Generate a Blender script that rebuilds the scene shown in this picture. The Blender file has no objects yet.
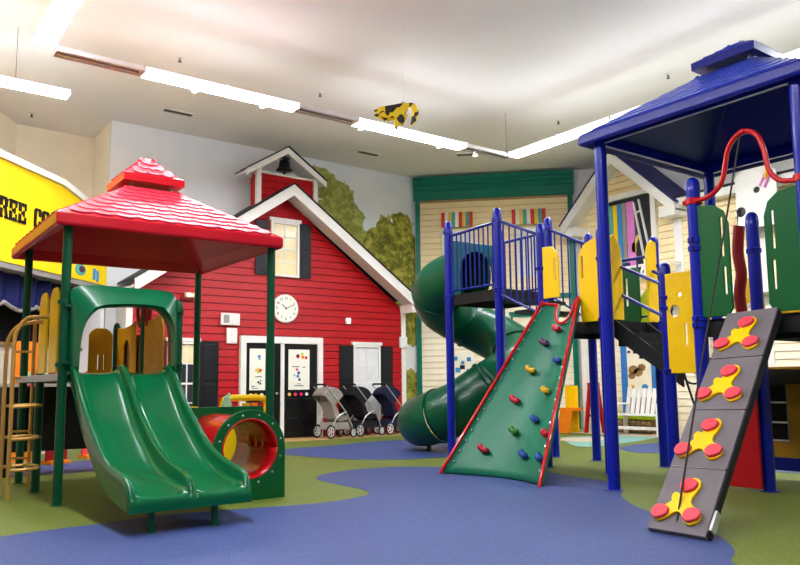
import bpy, bmesh, math, random
from mathutils import Vector, Matrix
random.seed(7)
PI = math.pi
C = bpy.context.scene.collection
SC = bpy.context.scene

# ------------------------------------------------------------------ camera
def look(pitch, roll, yaw):
    p, r, y = map(math.radians, (pitch, roll, yaw))
    fw = Vector((math.sin(y)*math.cos(p), math.cos(y)*math.cos(p), math.sin(p)))
    rt = Vector((math.cos(y), -math.sin(y), 0)); up = rt.cross(fw)
    r2 = rt*math.cos(r)+up*math.sin(r); u2 = up*math.cos(r)-rt*math.sin(r)
    return Matrix((r2, u2, -fw)).transposed()
cam_d = bpy.data.cameras.new('camera'); cam = bpy.data.objects.new('camera', cam_d); C.objects.link(cam)
cam.matrix_world = Matrix.Translation((0, 0, 1.08)) @ look(6.734, -.595, 36.34).to_4x4()
cam_d.sensor_width = 36; cam_d.lens = 36*754.2/800; cam_d.shift_y = .0165; cam_d.clip_start = .05
SC.camera = cam
# ------------------------------------------------------------------ world, exposure
wd = bpy.data.worlds.new('world'); SC.world = wd; wd.use_nodes = True
wd.node_tree.nodes['Background'].inputs[0].default_value = (.8, .85, 1, 1)
wd.node_tree.nodes['Background'].inputs[1].default_value = .3
vs = SC.view_settings
vs.view_transform = 'Standard'; vs.look = 'None'; vs.gamma = 1; vs.use_curve_mapping = False
vs.exposure = 1.05
LAMP = 38.0            # radiance of the lit fluorescent diffusers

# ------------------------------------------------------------------ materials
def lin(c):
    return tuple(((v/255)/12.92 if v/255 <= .04045 else ((v/255+.055)/1.055)**2.4) for v in c)+(1,)
MATS = {}
def M(name, rgb, rough=.5, var=.06, scale=6, bump=0, bscale=60, metal=0, coat=0, spec=.28):
    if name in MATS: return MATS[name]
    m = bpy.data.materials.new(name); m.use_nodes = True
    nt = m.node_tree; b = nt.nodes['Principled BSDF']
    b.inputs['Roughness'].default_value = rough; b.inputs['Metallic'].default_value = metal
    b.inputs['Coat Weight'].default_value = coat*.6; b.inputs['Specular IOR Level'].default_value = spec
    tc = nt.nodes.new('ShaderNodeTexCoord')
    n = nt.nodes.new('ShaderNodeTexNoise'); n.inputs['Scale'].default_value = scale; n.inputs['Detail'].default_value = 4
    nt.links.new(tc.outputs['Object'], n.inputs['Vector'])
    r = nt.nodes.new('ShaderNodeValToRGB'); c = lin(rgb)
    r.color_ramp.elements[0].position = .3; r.color_ramp.elements[1].position = .7
    r.color_ramp.elements[0].color = tuple(v*(1-var) for v in c[:3])+(1,)
    r.color_ramp.elements[1].color = tuple(min(1, v*(1+var)) for v in c[:3])+(1,)
    nt.links.new(n.outputs['Fac'], r.inputs['Fac']); nt.links.new(r.outputs['Color'], b.inputs['Base Color'])
    if bump:
        n2 = nt.nodes.new('ShaderNodeTexNoise'); n2.inputs['Scale'].default_value = bscale; n2.inputs['Detail'].default_value = 3
        nt.links.new(tc.outputs['Object'], n2.inputs['Vector'])
        bp = nt.nodes.new('ShaderNodeBump'); bp.inputs['Strength'].default_value = bump; bp.inputs['Distance'].default_value = .01
        nt.links.new(n2.outputs['Fac'], bp.inputs['Height']); nt.links.new(bp.outputs['Normal'], b.inputs['Normal'])
    MATS[name] = m
    return m
def emit(name, rgb, s):
    m = bpy.data.materials.new(name); m.use_nodes = True; b = m.node_tree.nodes['Principled BSDF']
    b.inputs['Base Color'].default_value = (.9, .9, .9, 1)
    b.inputs['Emission Color'].default_value = lin(rgb); b.inputs['Emission Strength'].default_value = s
    MATS[name] = m; return m
def glass(name, rgb, rough=.05):
    m = M(name, rgb, rough, .04); return m
def rubber(name, rgb):            # speckled poured rubber
    m = bpy.data.materials.new(name); m.use_nodes = True; nt = m.node_tree; b = nt.nodes['Principled BSDF']
    b.inputs['Roughness'].default_value = .55; b.inputs['Specular IOR Level'].default_value = .35
    tc = nt.nodes.new('ShaderNodeTexCoord'); c = lin(rgb)
    v = nt.nodes.new('ShaderNodeTexVoronoi'); v.inputs['Scale'].default_value = 110
    nt.links.new(tc.outputs['Object'], v.inputs['Vector'])
    r = nt.nodes.new('ShaderNodeValToRGB'); els = r.color_ramp.elements
    els[0].position = .1; els[0].color = tuple(x*.72 for x in c[:3])+(1,)
    els[1].position = .9; els[1].color = tuple(min(1, x*1.35) for x in c[:3])+(1,)
    sp = nt.nodes.new('ShaderNodeSeparateColor'); nt.links.new(v.outputs['Color'], sp.inputs[0]); nt.links.new(sp.outputs[0], r.inputs['Fac'])
    n = nt.nodes.new('ShaderNodeTexNoise'); n.inputs['Scale'].default_value = .9; n.inputs['Detail'].default_value = 5
    nt.links.new(tc.outputs['Object'], n.inputs['Vector'])
    mx = nt.nodes.new('ShaderNodeMix'); mx.data_type = 'RGBA'; mx.blend_type = 'MULTIPLY'; mx.inputs['Factor'].default_value = .35
    rr = nt.nodes.new('ShaderNodeValToRGB'); rr.color_ramp.elements[0].position = .35; rr.color_ramp.elements[0].color = (.75, .75, .75, 1); rr.color_ramp.elements[1].position = .65
    nt.links.new(n.outputs['Fac'], rr.inputs['Fac']); nt.links.new(r.outputs['Color'], mx.inputs['A']); nt.links.new(rr.outputs['Color'], mx.inputs['B'])
    nt.links.new(mx.outputs['Result'], b.inputs['Base Color'])
    bp = nt.nodes.new('ShaderNodeBump'); bp.inputs['Strength'].default_value = .25; bp.inputs['Distance'].default_value = .004
    nt.links.new(v.outputs['Distance'], bp.inputs['Height']); nt.links.new(bp.outputs['Normal'], b.inputs['Normal'])
    MATS[name] = m; return m

rubber('rubber_green', (98, 112, 38)); rubber('rubber_blue', (53, 71, 124)); rubber('rubber_teal', (120, 175, 165)); rubber('rubber_cream', (205, 190, 165))
M('tan_floor', (196, 160, 105), .5, .08, 3)
M('ceiling', (240, 237, 234), .9, .02, 1)
M('wall_cream', (250, 242, 222), .8, .03, 2); M('wall_white', (228, 228, 228), .8, .02, 2); M('wall_room', (205, 196, 182), .85, .03, 1)
M('barn_red', (176, 4, 16), .45, .07, 3, .1, 40); M('white_paint', (236, 234, 228), .5, .03, 4)
M('black_paint', (14, 13, 14), .35, .1, 5); M('shutter_black', (24, 24, 28), .45, .1, 5); M('roof_edge', (25, 25, 28), .6)
M('teal', (0, 116, 94), .35, .06, 3); M('cream_board', (252, 230, 182), .5, .04, 3); M('cream_pale', (246, 234, 206), .5, .04, 3)
M('shingle_red', (214, 44, 66), .42, .1, 9, coat=.2, spec=.45); M('roof_red', (186, 10, 32), .36, .06, 4, coat=.15)
M('shingle_blue', (50, 74, 200), .3, .1, 9, coat=.6, spec=.5); M('roof_blue', (10, 24, 130), .34, .06, 4, coat=.2)
M('post_green', (0, 74, 44), .35, .06, 5); M('slide_green', (0, 96, 54), .24, .05, 2, coat=.25); M('hood_green', (0, 100, 62), .28, .06, 3, coat=.2)
M('tube_green', (2, 74, 48), .3, .12, 2, coat=.2); M('climb_green', (26, 110, 82), .4, .14, 2.2, .05, 30)
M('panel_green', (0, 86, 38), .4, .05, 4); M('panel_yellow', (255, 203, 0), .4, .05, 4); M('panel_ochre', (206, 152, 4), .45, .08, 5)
M('post_blue', (6, 26, 150), .28, .06, 5, coat=.2); M('rail_blue', (6, 22, 122), .35, .06, 5); M('hood_teal', (10, 90, 92), .35)
M('deck_black', (16, 15, 16), .65, .15, 20, .4, 120); M('mesh_black', (20, 19, 19), .6, .3, 50, .6, 160)
M('tube_red', (196, 14, 22), .25, .05, 4, coat=.3); M('panel_red', (170, 8, 16), .35, .06, 4); M('dark_red', (140, 14, 22), .35)
M('ramp_grey', (112, 105, 108), .6, .1, 4, .15, 60); M('hold_red', (232, 70, 84), .5, .08, 25); M('steel', (150, 150, 152), .35, .05, 5, metal=.8)
M('brass', (196, 150, 78), .35, .1, 6, metal=.4); M('bolt', (190, 192, 190), .3, .03, 5, metal=.7)
M('rope', (52, 46, 46), .8, .2, 60); M('sign_yellow', (254, 216, 18), .5, .03, 2); M('ink', (20, 18, 18), .5)
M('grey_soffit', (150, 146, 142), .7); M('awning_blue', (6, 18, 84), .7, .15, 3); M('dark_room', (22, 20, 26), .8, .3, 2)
M('pane_warm', (240, 222, 172), .15, .1, 3); M('pane_dark', (50, 52, 56), .1, .2, 4); M('curtain', (226, 226, 226), .7, .05, 8)
M('paper', (242, 240, 226), .6, .02, 5); M('navy', (22, 26, 60), .8, .2, 9, .2, 90); M('cloth_black', (24, 24, 28), .8, .2, 9); M('cloth_grey', (150, 142, 136), .85, .1, 12, .2, 90)
M('rubber_tyre', (28, 28, 28), .7); M('wheel_grey', (196, 196, 192), .4); M('metal_light', (196, 196, 196), .3, .05, 5, metal=.6)
M('pink', (236, 40, 120), .5); M('orange', (246, 132, 20), .45); M('lime', (180, 214, 30), .45); M('lilac', (220, 130, 200), .5); M('sky_blue', (60, 140, 200), .5)
M('vent_dark', (96, 84, 70), .6); M('stone', (170, 148, 112), .8, .25, 8, .4, 30); M('wood_brown', (134, 100, 70), .6, .15, 6)
M('stripe_red', (214, 66, 52), .6); M('stripe_yellow', (238, 200, 96), .6); M('stripe_teal', (86, 170, 160), .6); M('stripe_white', (240, 234, 214), .6)
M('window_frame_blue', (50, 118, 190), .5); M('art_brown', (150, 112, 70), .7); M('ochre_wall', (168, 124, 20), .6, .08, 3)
M('hold_purple', (86, 50, 84), .5); M('hold_blue', (24, 70, 140), .45); M('hold_yellow', (206, 160, 20), .45); M('hold_green', (36, 110, 34), .45); M('hold_crimson', (176, 28, 50), .45)
emit('lamp_on', (247, 249, 255), LAMP); emit('lamp_side', (247, 249, 255), 2.3); emit('spot_on', (255, 246, 225), 8); emit('pane_lit', (255, 236, 180), .35)
M('house_shingle', (44, 42, 110), .6, .15, 12); M('groove_shade', (178, 146, 100), .8); M('lamp_off', (232, 228, 226), .4); M('sage', (150, 190, 150), .5)

def mural():
    m = bpy.data.materials.new('mural_paint'); m.use_nodes = True; nt = m.node_tree; b = nt.nodes['Principled BSDF']
    b.inputs['Roughness'].default_value = .8
    tc = nt.nodes.new('ShaderNodeTexCoord'); O = tc.outputs['Object']
    nz = nt.nodes.new('ShaderNodeTexNoise'); nz.inputs['Scale'].default_value = 3.2; nz.inputs['Detail'].default_value = 5; nz.inputs['Roughness'].default_value = .65
    nt.links.new(O, nz.inputs['Vector'])
    sep = nt.nodes.new('ShaderNodeSeparateXYZ'); nt.links.new(O, sep.inputs[0])
    def math_(op, a, c=None, d=None):
        n = nt.nodes.new('ShaderNodeMath'); n.operation = op
        for i, v in enumerate((a, c, d)):
            if v is None: continue
            if isinstance(v, (int, float)): n.inputs[i].default_value = v
            else: nt.links.new(v, n.inputs[i])
        return n.outputs[0]
    off = math_('MULTIPLY', math_('SUBTRACT', nz.outputs['Fac'], .5), .55)
    def blob(circles):
        cur = None
        for (x, z, r) in circles:
            dx = math_('SUBTRACT', sep.outputs['X'], x); dz = math_('SUBTRACT', sep.outputs['Z'], z)
            d = math_('SUBTRACT', math_('SQRT', math_('ADD', math_('MULTIPLY', dx, dx), math_('MULTIPLY', dz, dz))), r)
            cur = d if cur is None else math_('MINIMUM', cur, d)
        return math_('LESS_THAN', math_('ADD', cur, off), 0)
    t1 = blob([(8.75, 5.75, .35), (9.15, 5.45, .42), (9.5, 5.05, .36), (8.9, 4.9, .5), (9.1, 4.4, .6), (9.65, 4.5, .4), (9.2, 3.6, .8), (8.55, 5.9, .2), (9.5, 4.85, .35), (9.8, 4.2, .5)])
    t2 = blob([(10.5, 4.9, .28), (10.98, 5.05, .3), (10.2, 4.5, .38), (11.05, 4.5, .45), (10.5, 4.1, .55), (11.2, 3.9, .5), (10.6, 3.4, .6), (11.3, 3.1, .55), (11.3, 2.45, .4), (11.3, .9, .5), (11.3, .3, .6), (10.6, 4.6, .4)])
    # sky
    sk = nt.nodes.new('ShaderNodeTexNoise'); sk.inputs['Scale'].default_value = .5; sk.inputs['Detail'].default_value = 4; nt.links.new(O, sk.inputs['Vector'])
    sr = nt.nodes.new('ShaderNodeValToRGB'); sr.color_ramp.elements[0].color = lin((224, 231, 237)); sr.color_ramp.elements[1].color = lin((242, 243, 244))
    sr.color_ramp.elements[0].position = .35; sr.color_ramp.elements[1].position = .65
    nt.links.new(sk.outputs['Fac'], sr.inputs['Fac'])
    # foliage
    vo = nt.nodes.new('ShaderNodeTexNoise'); vo.inputs['Scale'].default_value = 8; vo.inputs['Detail'].default_value = 6; vo.inputs['Distortion'].default_value = .6; nt.links.new(O, vo.inputs['Vector'])
    mixf = math_('ADD', math_('MULTIPLY', nz.outputs['Fac'], .6), math_('MULTIPLY', vo.outputs['Fac'], .6))
    def fol(cols):
        r = nt.nodes.new('ShaderNodeValToRGB'); e = r.color_ramp.elements
        e[0].position = .5; e[0].color = lin(cols[2]); e[1].position = .7; e[1].color = lin(cols[0]); k = e.new(.6); k.color = lin(cols[1])
        nt.links.new(mixf, r.inputs['Fac']); return r.outputs['Color']
    f1 = fol([(128, 134, 52), (150, 154, 68), (176, 178, 98)]); f2 = fol([(96, 98, 22), (134, 134, 40), (178, 174, 72)])
    def mix(fac, a, c):
        n = nt.nodes.new('ShaderNodeMix'); n.data_type = 'RGBA'; nt.links.new(fac, n.inputs['Factor']); nt.links.new(a, n.inputs['A']); nt.links.new(c, n.inputs['B']); return n.outputs['Result']
    nt.links.new(mix(t2, mix(t1, sr.outputs['Color'], f1), f2), b.inputs['Base Color'])
    MATS['mural'] = m
mural()
def butterfly_mat():
    m = bpy.data.materials.new('butterfly_wing'); m.use_nodes = True; nt = m.node_tree; b = nt.nodes['Principled BSDF']
    tc = nt.nodes.new('ShaderNodeTexCoord'); v = nt.nodes.new('ShaderNodeTexNoise'); v.inputs['Scale'].default_value = 9; v.inputs['Detail'].default_value = 1
    nt.links.new(tc.outputs['Object'], v.inputs['Vector'])
    r = nt.nodes.new('ShaderNodeValToRGB'); r.color_ramp.interpolation = 'CONSTANT'
    r.color_ramp.elements[0].color = lin((40, 36, 20)); r.color_ramp.elements[1].position = .47; r.color_ramp.elements[1].color = lin((246, 214, 10))
    nt.links.new(v.outputs['Fac'], r.inputs['Fac']); nt.links.new(r.outputs['Color'], b.inputs['Base Color']); MATS['wing'] = m
butterfly_mat()

# ------------------------------------------------------------------ mesh helpers
class MB:
    def __init__(s): s.v = []; s.f = []
    def add(s, vs, fs):
        o = len(s.v); s.v += [tuple(v) for v in vs]; s.f += [tuple(i+o for i in f) for f in fs]; return s
    def box(s, x0, x1, y0, y1, z0, z1):
        return s.add([(x0,y0,z0),(x1,y0,z0),(x1,y1,z0),(x0,y1,z0),(x0,y0,z1),(x1,y0,z1),(x1,y1,z1),(x0,y1,z1)],
              [(3,2,1,0),(4,5,6,7),(0,1,5,4),(1,2,6,5),(2,3,7,6),(3,0,4,7)])
    def bar(s, a, b, w, h, up=(0,0,1)):        # box between two points
        a, b = Vector(a), Vector(b); d = (b-a).normalized(); u = Vector(up)
        if abs(d.dot(u)) > .99: u = Vector((1,0,0))
        r = d.cross(u).normalized()*w/2; u = r.cross(d).normalized()*h/2
        vs = [p+q for p in (a, b) for q in (-r-u, r-u, r+u, -r+u)]
        return s.add(vs, [(3,2,1,0),(4,5,6,7),(0,1,5,4),(1,2,6,5),(2,3,7,6),(3,0,4,7)])
    def tube(s, pts, r, n=10, caps=True):
        pts = [Vector(p) for p in pts]; rs = r if isinstance(r, (list, tuple)) else [r]*len(pts)
        vs = []; prev = None
        for i, p in enumerate(pts):
            d = (pts[min(i+1, len(pts)-1)]-pts[max(i-1, 0)]).normalized()
            if prev is None:
                u = Vector((0,0,1)) if abs(d.z) < .9 else Vector((1,0,0)); prev = d.cross(u).normalized()
            prev = (prev-d*prev.dot(d)).normalized(); w = d.cross(prev)
            vs += [p+(prev*math.cos(2*PI*k/n)+w*math.sin(2*PI*k/n))*rs[i] for k in range(n)]
        fs = [(i*n+k, i*n+(k+1) % n, (i+1)*n+(k+1) % n, (i+1)*n+k) for i in range(len(pts)-1) for k in range(n)]
        if caps: fs += [tuple(reversed(range(n))), tuple(range((len(pts)-1)*n, len(pts)*n))]
        return s.add(vs, fs)
    def lathe(s, prof, o=(0,0,0), n=16):
        o = Vector(o); vs = [o+Vector((r*math.cos(2*PI*k/n), r*math.sin(2*PI*k/n), z)) for r, z in prof for k in range(n)]
        fs = [(i*n+k, i*n+(k+1) % n, (i+1)*n+(k+1) % n, (i+1)*n+k) for i in range(len(prof)-1) for k in range(n)]
        fs += [tuple(reversed(range(n))), tuple(range((len(prof)-1)*n, len(prof)*n))]
        return s.add(vs, fs)
    def prism(s, poly, y0, y1):                # polygon in x,z pushed along y
        n = len(poly)
        vs = [(x, y0, z) for x, z in poly]+[(x, y1, z) for x, z in poly]
        return s.add(vs, [tuple(range(n)), tuple(reversed(range(n, 2*n)))]+[(k, n+k, n+(k+1) % n, (k+1) % n) for k in range(n)])
    def flat(s, poly, z0, z1):                 # polygon in x,y pushed along z
        n = len(poly)
        vs = [(x, y, z0) for x, y in poly]+[(x, y, z1) for x, y in poly]
        return s.add(vs, [tuple(reversed(range(n))), tuple(range(n, 2*n))]+[(k, (k+1) % n, n+(k+1) % n, n+k) for k in range(n)])
    def grid(s, rows):
        m = len(rows[0]); vs = [p for r in rows for p in r]
        return s.add(vs, [(i*m+k, i*m+k+1, (i+1)*m+k+1, (i+1)*m+k) for i in range(len(rows)-1) for k in range(m-1)])
    def disc(s, x, z, r, y0, y1, n=14, rz=None):
        rz = rz or r
        return s.prism([(x+r*math.cos(2*PI*k/n), z+rz*math.sin(2*PI*k/n)) for k in range(n)], y0, y1)

def finish(o, smooth=True, bevel=0):
    me = o.data
    if smooth:
        me.shade_smooth(); me.set_sharp_from_angle(angle=.7)
    if bevel:
        b = o.modifiers.new('bevel', 'BEVEL'); b.width = bevel; b.segments = 2; b.limit_method = 'ANGLE'
    return o
def obj(name, mb, mat, parent=None, smooth=True, bevel=0, fix=True):
    me = bpy.data.meshes.new(name); me.from_pydata(mb.v, [], mb.f)
    if fix:
        bm = bmesh.new(); bm.from_mesh(me); bmesh.ops.recalc_face_normals(bm, faces=bm.faces); bm.to_mesh(me); bm.free()
    me.materials.append(MATS[mat] if isinstance(mat, str) else mat); me.update()
    o = bpy.data.objects.new(name, me); C.objects.link(o); o.parent = parent
    return finish(o, smooth, bevel)
def inst(name, src, parent, loc, rot=(0,0,0), scale=(1,1,1)):     # another piece sharing mesh data
    o = bpy.data.objects.new(name, src.data); C.objects.link(o); o.parent = parent
    o.location = loc; o.rotation_euler = rot; o.scale = scale; return o
def tag(o, label, cat, group=None, kind=None):
    o['label'] = label
    if cat: o['category'] = cat
    if group: o['group'] = group
    if kind: o['kind'] = kind
    return o
def thing(name, label, cat, loc=(0,0,0), rz=0, group=None, kind=None):
    o = bpy.data.objects.new(name, None); C.objects.link(o); o.location = loc; o.rotation_euler = (0,0,rz); o.empty_display_size = .1
    return tag(o, label, cat, group, kind)
def struct(o, label=None):
    o['kind'] = 'structure'
    if label: o['label'] = label
    return o
def copy_tree(o, parent=None):
    c = o.copy(); C.objects.link(c); c.parent = parent
    for ch in [k for k in bpy.data.objects if k.parent == o]: copy_tree(ch, c)
    return c
def panel(name, outer, holes, thick, mat, parent, mtx=None, bevel=.006):
    """flat board with rounded edges and cut-outs; outline in x,z of the frame given by mtx, thickness along its y"""
    cu = bpy.data.curves.new(name, 'CURVE'); cu.dimensions = '2D'; cu.fill_mode = 'BOTH'
    cu.extrude = max(thick/2-bevel, .0005); cu.bevel_depth = bevel; cu.bevel_resolution = 1
    for loop in [outer]+list(holes):
        sp = cu.splines.new('POLY'); sp.points.add(len(loop)-1); sp.use_cyclic_u = True
        for i, (x, z) in enumerate(loop): sp.points[i].co = (x, z, 0, 1)
    tmp = bpy.data.objects.new('tmp', cu); me = bpy.data.meshes.new_from_object(tmp)
    bpy.data.objects.remove(tmp); bpy.data.curves.remove(cu)
    R = Matrix.Rotation(PI/2, 4, 'X')
    me.transform((mtx or Matrix()) @ R); me.name = name
    me.materials.clear(); me.materials.append(MATS[mat])
    o = bpy.data.objects.new(name, me); C.objects.link(o); o.parent = parent
    return finish(o)
def rr(x0, x1, z0, z1, r=.03, n=4):            # rounded rectangle
    out = []
    for cx, cz, a in ((x1-r, z0+r, -90), (x1-r, z1-r, 0), (x0+r, z1-r, 90), (x0+r, z0+r, 180)):
        out += [(cx+r*math.cos(math.radians(a+90*k/n)), cz+r*math.sin(math.radians(a+90*k/n))) for k in range(n+1)]
    return out
def circ(x, z, r, n=24, rz=None):
    return [(x+r*math.cos(2*PI*k/n), z+(rz or r)*math.sin(2*PI*k/n)) for k in range(n)]
def slot(x, z0, z1, r, n=6):
    return [(x+r*math.cos(PI*k/n), z1-r+r*math.sin(PI*k/n)) for k in range(n+1)]+[(x-r*math.cos(PI*k/n), z0+r-r*math.sin(PI*k/n)) for k in range(n+1)]
def arch(x0, x1, z0, z1, n=10):                # door shape with a round head
    cx, r = (x0+x1)/2, (x1-x0)/2
    return [(x0, z0), (x1, z0)]+[(cx+r*math.cos(PI*k/n), z1-r+r*math.sin(PI*k/n)) for k in range(n+1)]
def crv(pts, n=6):                             # catmull-rom through 2D or 3D points
    P = [Vector(p) for p in pts]; out = []
    for i in range(len(P)-1):
        a, b, c, d = P[max(i-1, 0)], P[i], P[i+1], P[min(i+2, len(P)-1)]
        for k in range(n):
            t = k/n; out.append(.5*((2*b)+(c-a)*t+(2*a-5*b+4*c-d)*t*t+(3*b-a-3*c+d)*t**3))
    return out+[P[-1]]
def frame_y(x, y, z=0): return Matrix.Translation((x, y, z))                                   # board facing -Y
def frame_x(x, y, z=0): return Matrix.Translation((x, y, z)) @ Matrix.Rotation(-PI/2, 4, 'Z')   # board facing -X; its x runs along -Y
def text_part(name, body, size, mat, parent, loc, rot=(PI/2,0,0), depth=.004, align='CENTER'):
    cu = bpy.data.curves.new(name, 'FONT'); cu.body = body; cu.size = size; cu.extrude = depth; cu.align_x = align; cu.align_y = 'CENTER'
    tmp = bpy.data.objects.new('tmp', cu); me = bpy.data.meshes.new_from_object(tmp); bpy.data.objects.remove(tmp); bpy.data.curves.remove(cu)
    me.materials.clear(); me.materials.append(MATS[mat]); me.name = name
    o = bpy.data.objects.new(name, me); C.objects.link(o); o.parent = parent; o.location = loc; o.rotation_euler = rot; return o

# ================================================================== THE ROOM
ZC = 6.3
fl = struct(obj('floor', MB().box(-5, 15, -5, 16.3, -.1, 0), 'rubber_green', smooth=False), 'poured rubber floor, olive green with blue inlays')
def inlay(name, pts, mat, z=.003):
    p = [tuple(q[:2]) for q in crv([(x, y, 0) for x, y in pts+[pts[0]]], 5)][:-1]
    return obj(name, MB().flat(p, -.01, z), mat, fl, smooth=False)
front = [(1.0,6.35),(1.35,6.4),(1.73,6.42),(2.25,6.5),(2.82,6.39),(3.43,6.24),(3.73,6.21),(4.05,6.27),(4.22,6.34),(4.32,6.43),(4.4,6.6),(4.44,6.87),(4.44,7.18),(4.47,7.55),(4.52,7.81),(4.56,7.9),(4.69,8.05),(4.9,8.2),(5.21,8.3),(5.61,8.32),(6.01,8.21),(6.4,7.85),(6.71,7.42),(6.93,6.91),(7.03,6.6),(6.98,6.3),(6.9,5.86),(6.82,5.46),(6.66,5.21),(6.43,4.96),(6.13,4.76),(5.86,4.49),(5.62,4.18),(5.47,3.91),(5.3,3.57),(5.09,3.18),(4.94,2.99),(4.67,2.76),(4.3,2.5),(4.2,1.6),(4.6,.4),(4.2,-1.5),(2.0,-3),(-1.5,-3),(-3.2,-.5),(-3,3),(-1.4,5.6)]
obj_blue = inlay('blue_inlay', front, 'rubber_blue'); obj_blue['label'] = 'large blue rubber inlay in the foreground'
inlay('blue_inlay', [(6.14,11.78),(6.51,11.85),(7.38,11.93),(8.16,12.17),(8.94,12.14),(9.83,12.04),(9.86,10.87),(9.17,9.61),(8.15,9.0),(7.22,8.86),(6.6,9.02),(6.34,9.16),(6.04,9.63),(5.89,10.09),(5.78,10.51),(5.7,11.01),(5.78,11.46)], 'rubber_blue')
inlay('blue_inlay', [(10.43,8.14),(11.0,8.31),(11.6,8.34),(11.88,8.23),(11.33,7.56),(10.42,7.13),(10.0,7.29),(10.03,7.62)], 'rubber_blue')
inlay('blue_inlay', [(2.1,11.6),(3.15,12.06),(3.6,11.3),(2.9,10.55),(2.0,10.45),(1.2,11)], 'rubber_blue')
inlay('teal_inlay', [(11.62,10.45),(12.12,10.37),(13.19,9.71),(13.35,9.35),(12.52,8.99),(11.39,8.71),(10.55,8.59),(10.25,8.88)], 'rubber_teal')
inlay('cream_inlay', [(11.0,9.9),(11.5,10.2),(12.2,9.9),(11.6,9.4),(11.1,9.3)], 'rubber_cream', .005)
inlay('grey_inlay', [(9.0,5.3),(9.9,5.2),(10.4,4.9),(9.8,4.3),(9.1,4.5)], 'rubber_blue')
obj('tan_strip', MB().box(6.2, 11.3, 13.3, 14.9, -.01, .004), 'tan_floor', fl, smooth=False)
obj('tan_strip', MB().add([(12.9,12.9,.004),(12.9,8.0,.004),(14,8,.004),(14,12.2,.004)], [(3,2,1,0)]), 'rubber_cream', fl, smooth=False)

struct(obj('ceiling', MB().box(-5, 15, -5, 16.5, ZC, ZC+.1), 'ceiling', smooth=False), 'plain off-white ceiling')
struct(obj('wall_back', MB().box(3.95, 11.6, 14.85, 15.0, 0, ZC), 'mural', smooth=False), 'back wall painted as a pale sky with leafy green trees')
struct(obj('wall_recess_side', MB().box(3.95, 4.05, 14.99, 16.2, 0, ZC), 'wall_cream', smooth=False), 'cream side of the wall recess')
struct(obj('wall_recess_back', MB().box(2.2, 4.1, 16.15, 16.3, 0, ZC), 'wall_cream', smooth=False), 'cream back of the wall recess')
w = struct(obj('wall_left_diagonal', MB().box(-9, 0, 0, .12, 0, ZC), 'wall_cream', smooth=False), 'cream diagonal wall above the yellow sign')
w.location = (2.5, 16.2, 0); w.rotation_euler = (0,0,math.radians(58))
struct(obj('wall_left', MB().box(-5.1, -5, -5, 16.3, 0, ZC), 'wall_room', smooth=False))
struct(obj('wall_front', MB().box(-5, 15, -5.1, -5, 0, ZC), 'wall_room', smooth=False))
struct(obj('wall_right', MB().box(14.85, 15, -5, 13, 0, ZC), 'wall_white', smooth=False), 'white right wall behind the cream play house')
w = struct(obj('wall_corner', MB().box(0, 4.7, .02, .14, 0, ZC), 'wall_white', smooth=False), 'white diagonal corner wall')
w.location = (11.4, 14.83, 0); w.rotation_euler = (0,0,-PI/4)

# ------------------------------------------------------------------ ceiling fittings
def vent(loc, rz, label):
    t = thing('ceiling_vent', label, 'vent', loc, rz, 'ceiling vents')
    obj('frame', MB().box(-.3,.3,-.1,-.075,-.02,0).box(-.3,.3,.075,.1,-.02,0).box(-.3,-.275,-.075,.075,-.02,0).box(.275,.3,-.075,.075,-.02,0), 'lamp_off', t, smooth=False)
    obj('backing', MB().box(-.275,.275,-.075,.075,-.004,0), 'vent_dark', t, smooth=False)
    for k in range(4): obj('slat', MB().box(-.275,.275,-.06+k*.036,-.048+k*.036,-.016,-.004), 'vent_dark', t, smooth=False)
vent((4.85,13.69,ZC), 0, 'dark slatted ceiling vent above the red roof, leftmost of the three')
vent((9.27,13.77,ZC), 0, 'slatted ceiling vent above the painted trees')
vent((11.22,12.53,ZC), -PI/4, 'slatted ceiling vent just in front of the teal cornice')
def sprinkler(loc, label):
    t = thing('fire_sprinkler', label, 'sprinkler', loc, 0, 'ceiling sprinklers')
    obj('plate', MB().lathe([(.05,0),(.05,-.012),(.02,-.02)]), 'lamp_off', t); obj('nozzle', MB().lathe([(.014,-.02),(.014,-.07),(.004,-.075)]), 'vent_dark', t); obj('deflector', MB().lathe([(.03,-.075),(.03,-.082)]), 'vent_dark', t)
for p, l in (((4.01,11.3,ZC),'small ceiling sprinkler left of centre above the light row'), ((2.59,15.3,ZC),'small sprinkler in the cream wall recess at far left'), ((11.03,7.21,ZC),'small ceiling sprinkler left of the blue roof peak'), ((11.2,9.83,ZC),'small ceiling sprinkler above the right light row'), ((6.57,11.28,ZC),'small ceiling sprinkler above the middle of the far light row')): sprinkler(p, l)

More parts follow.
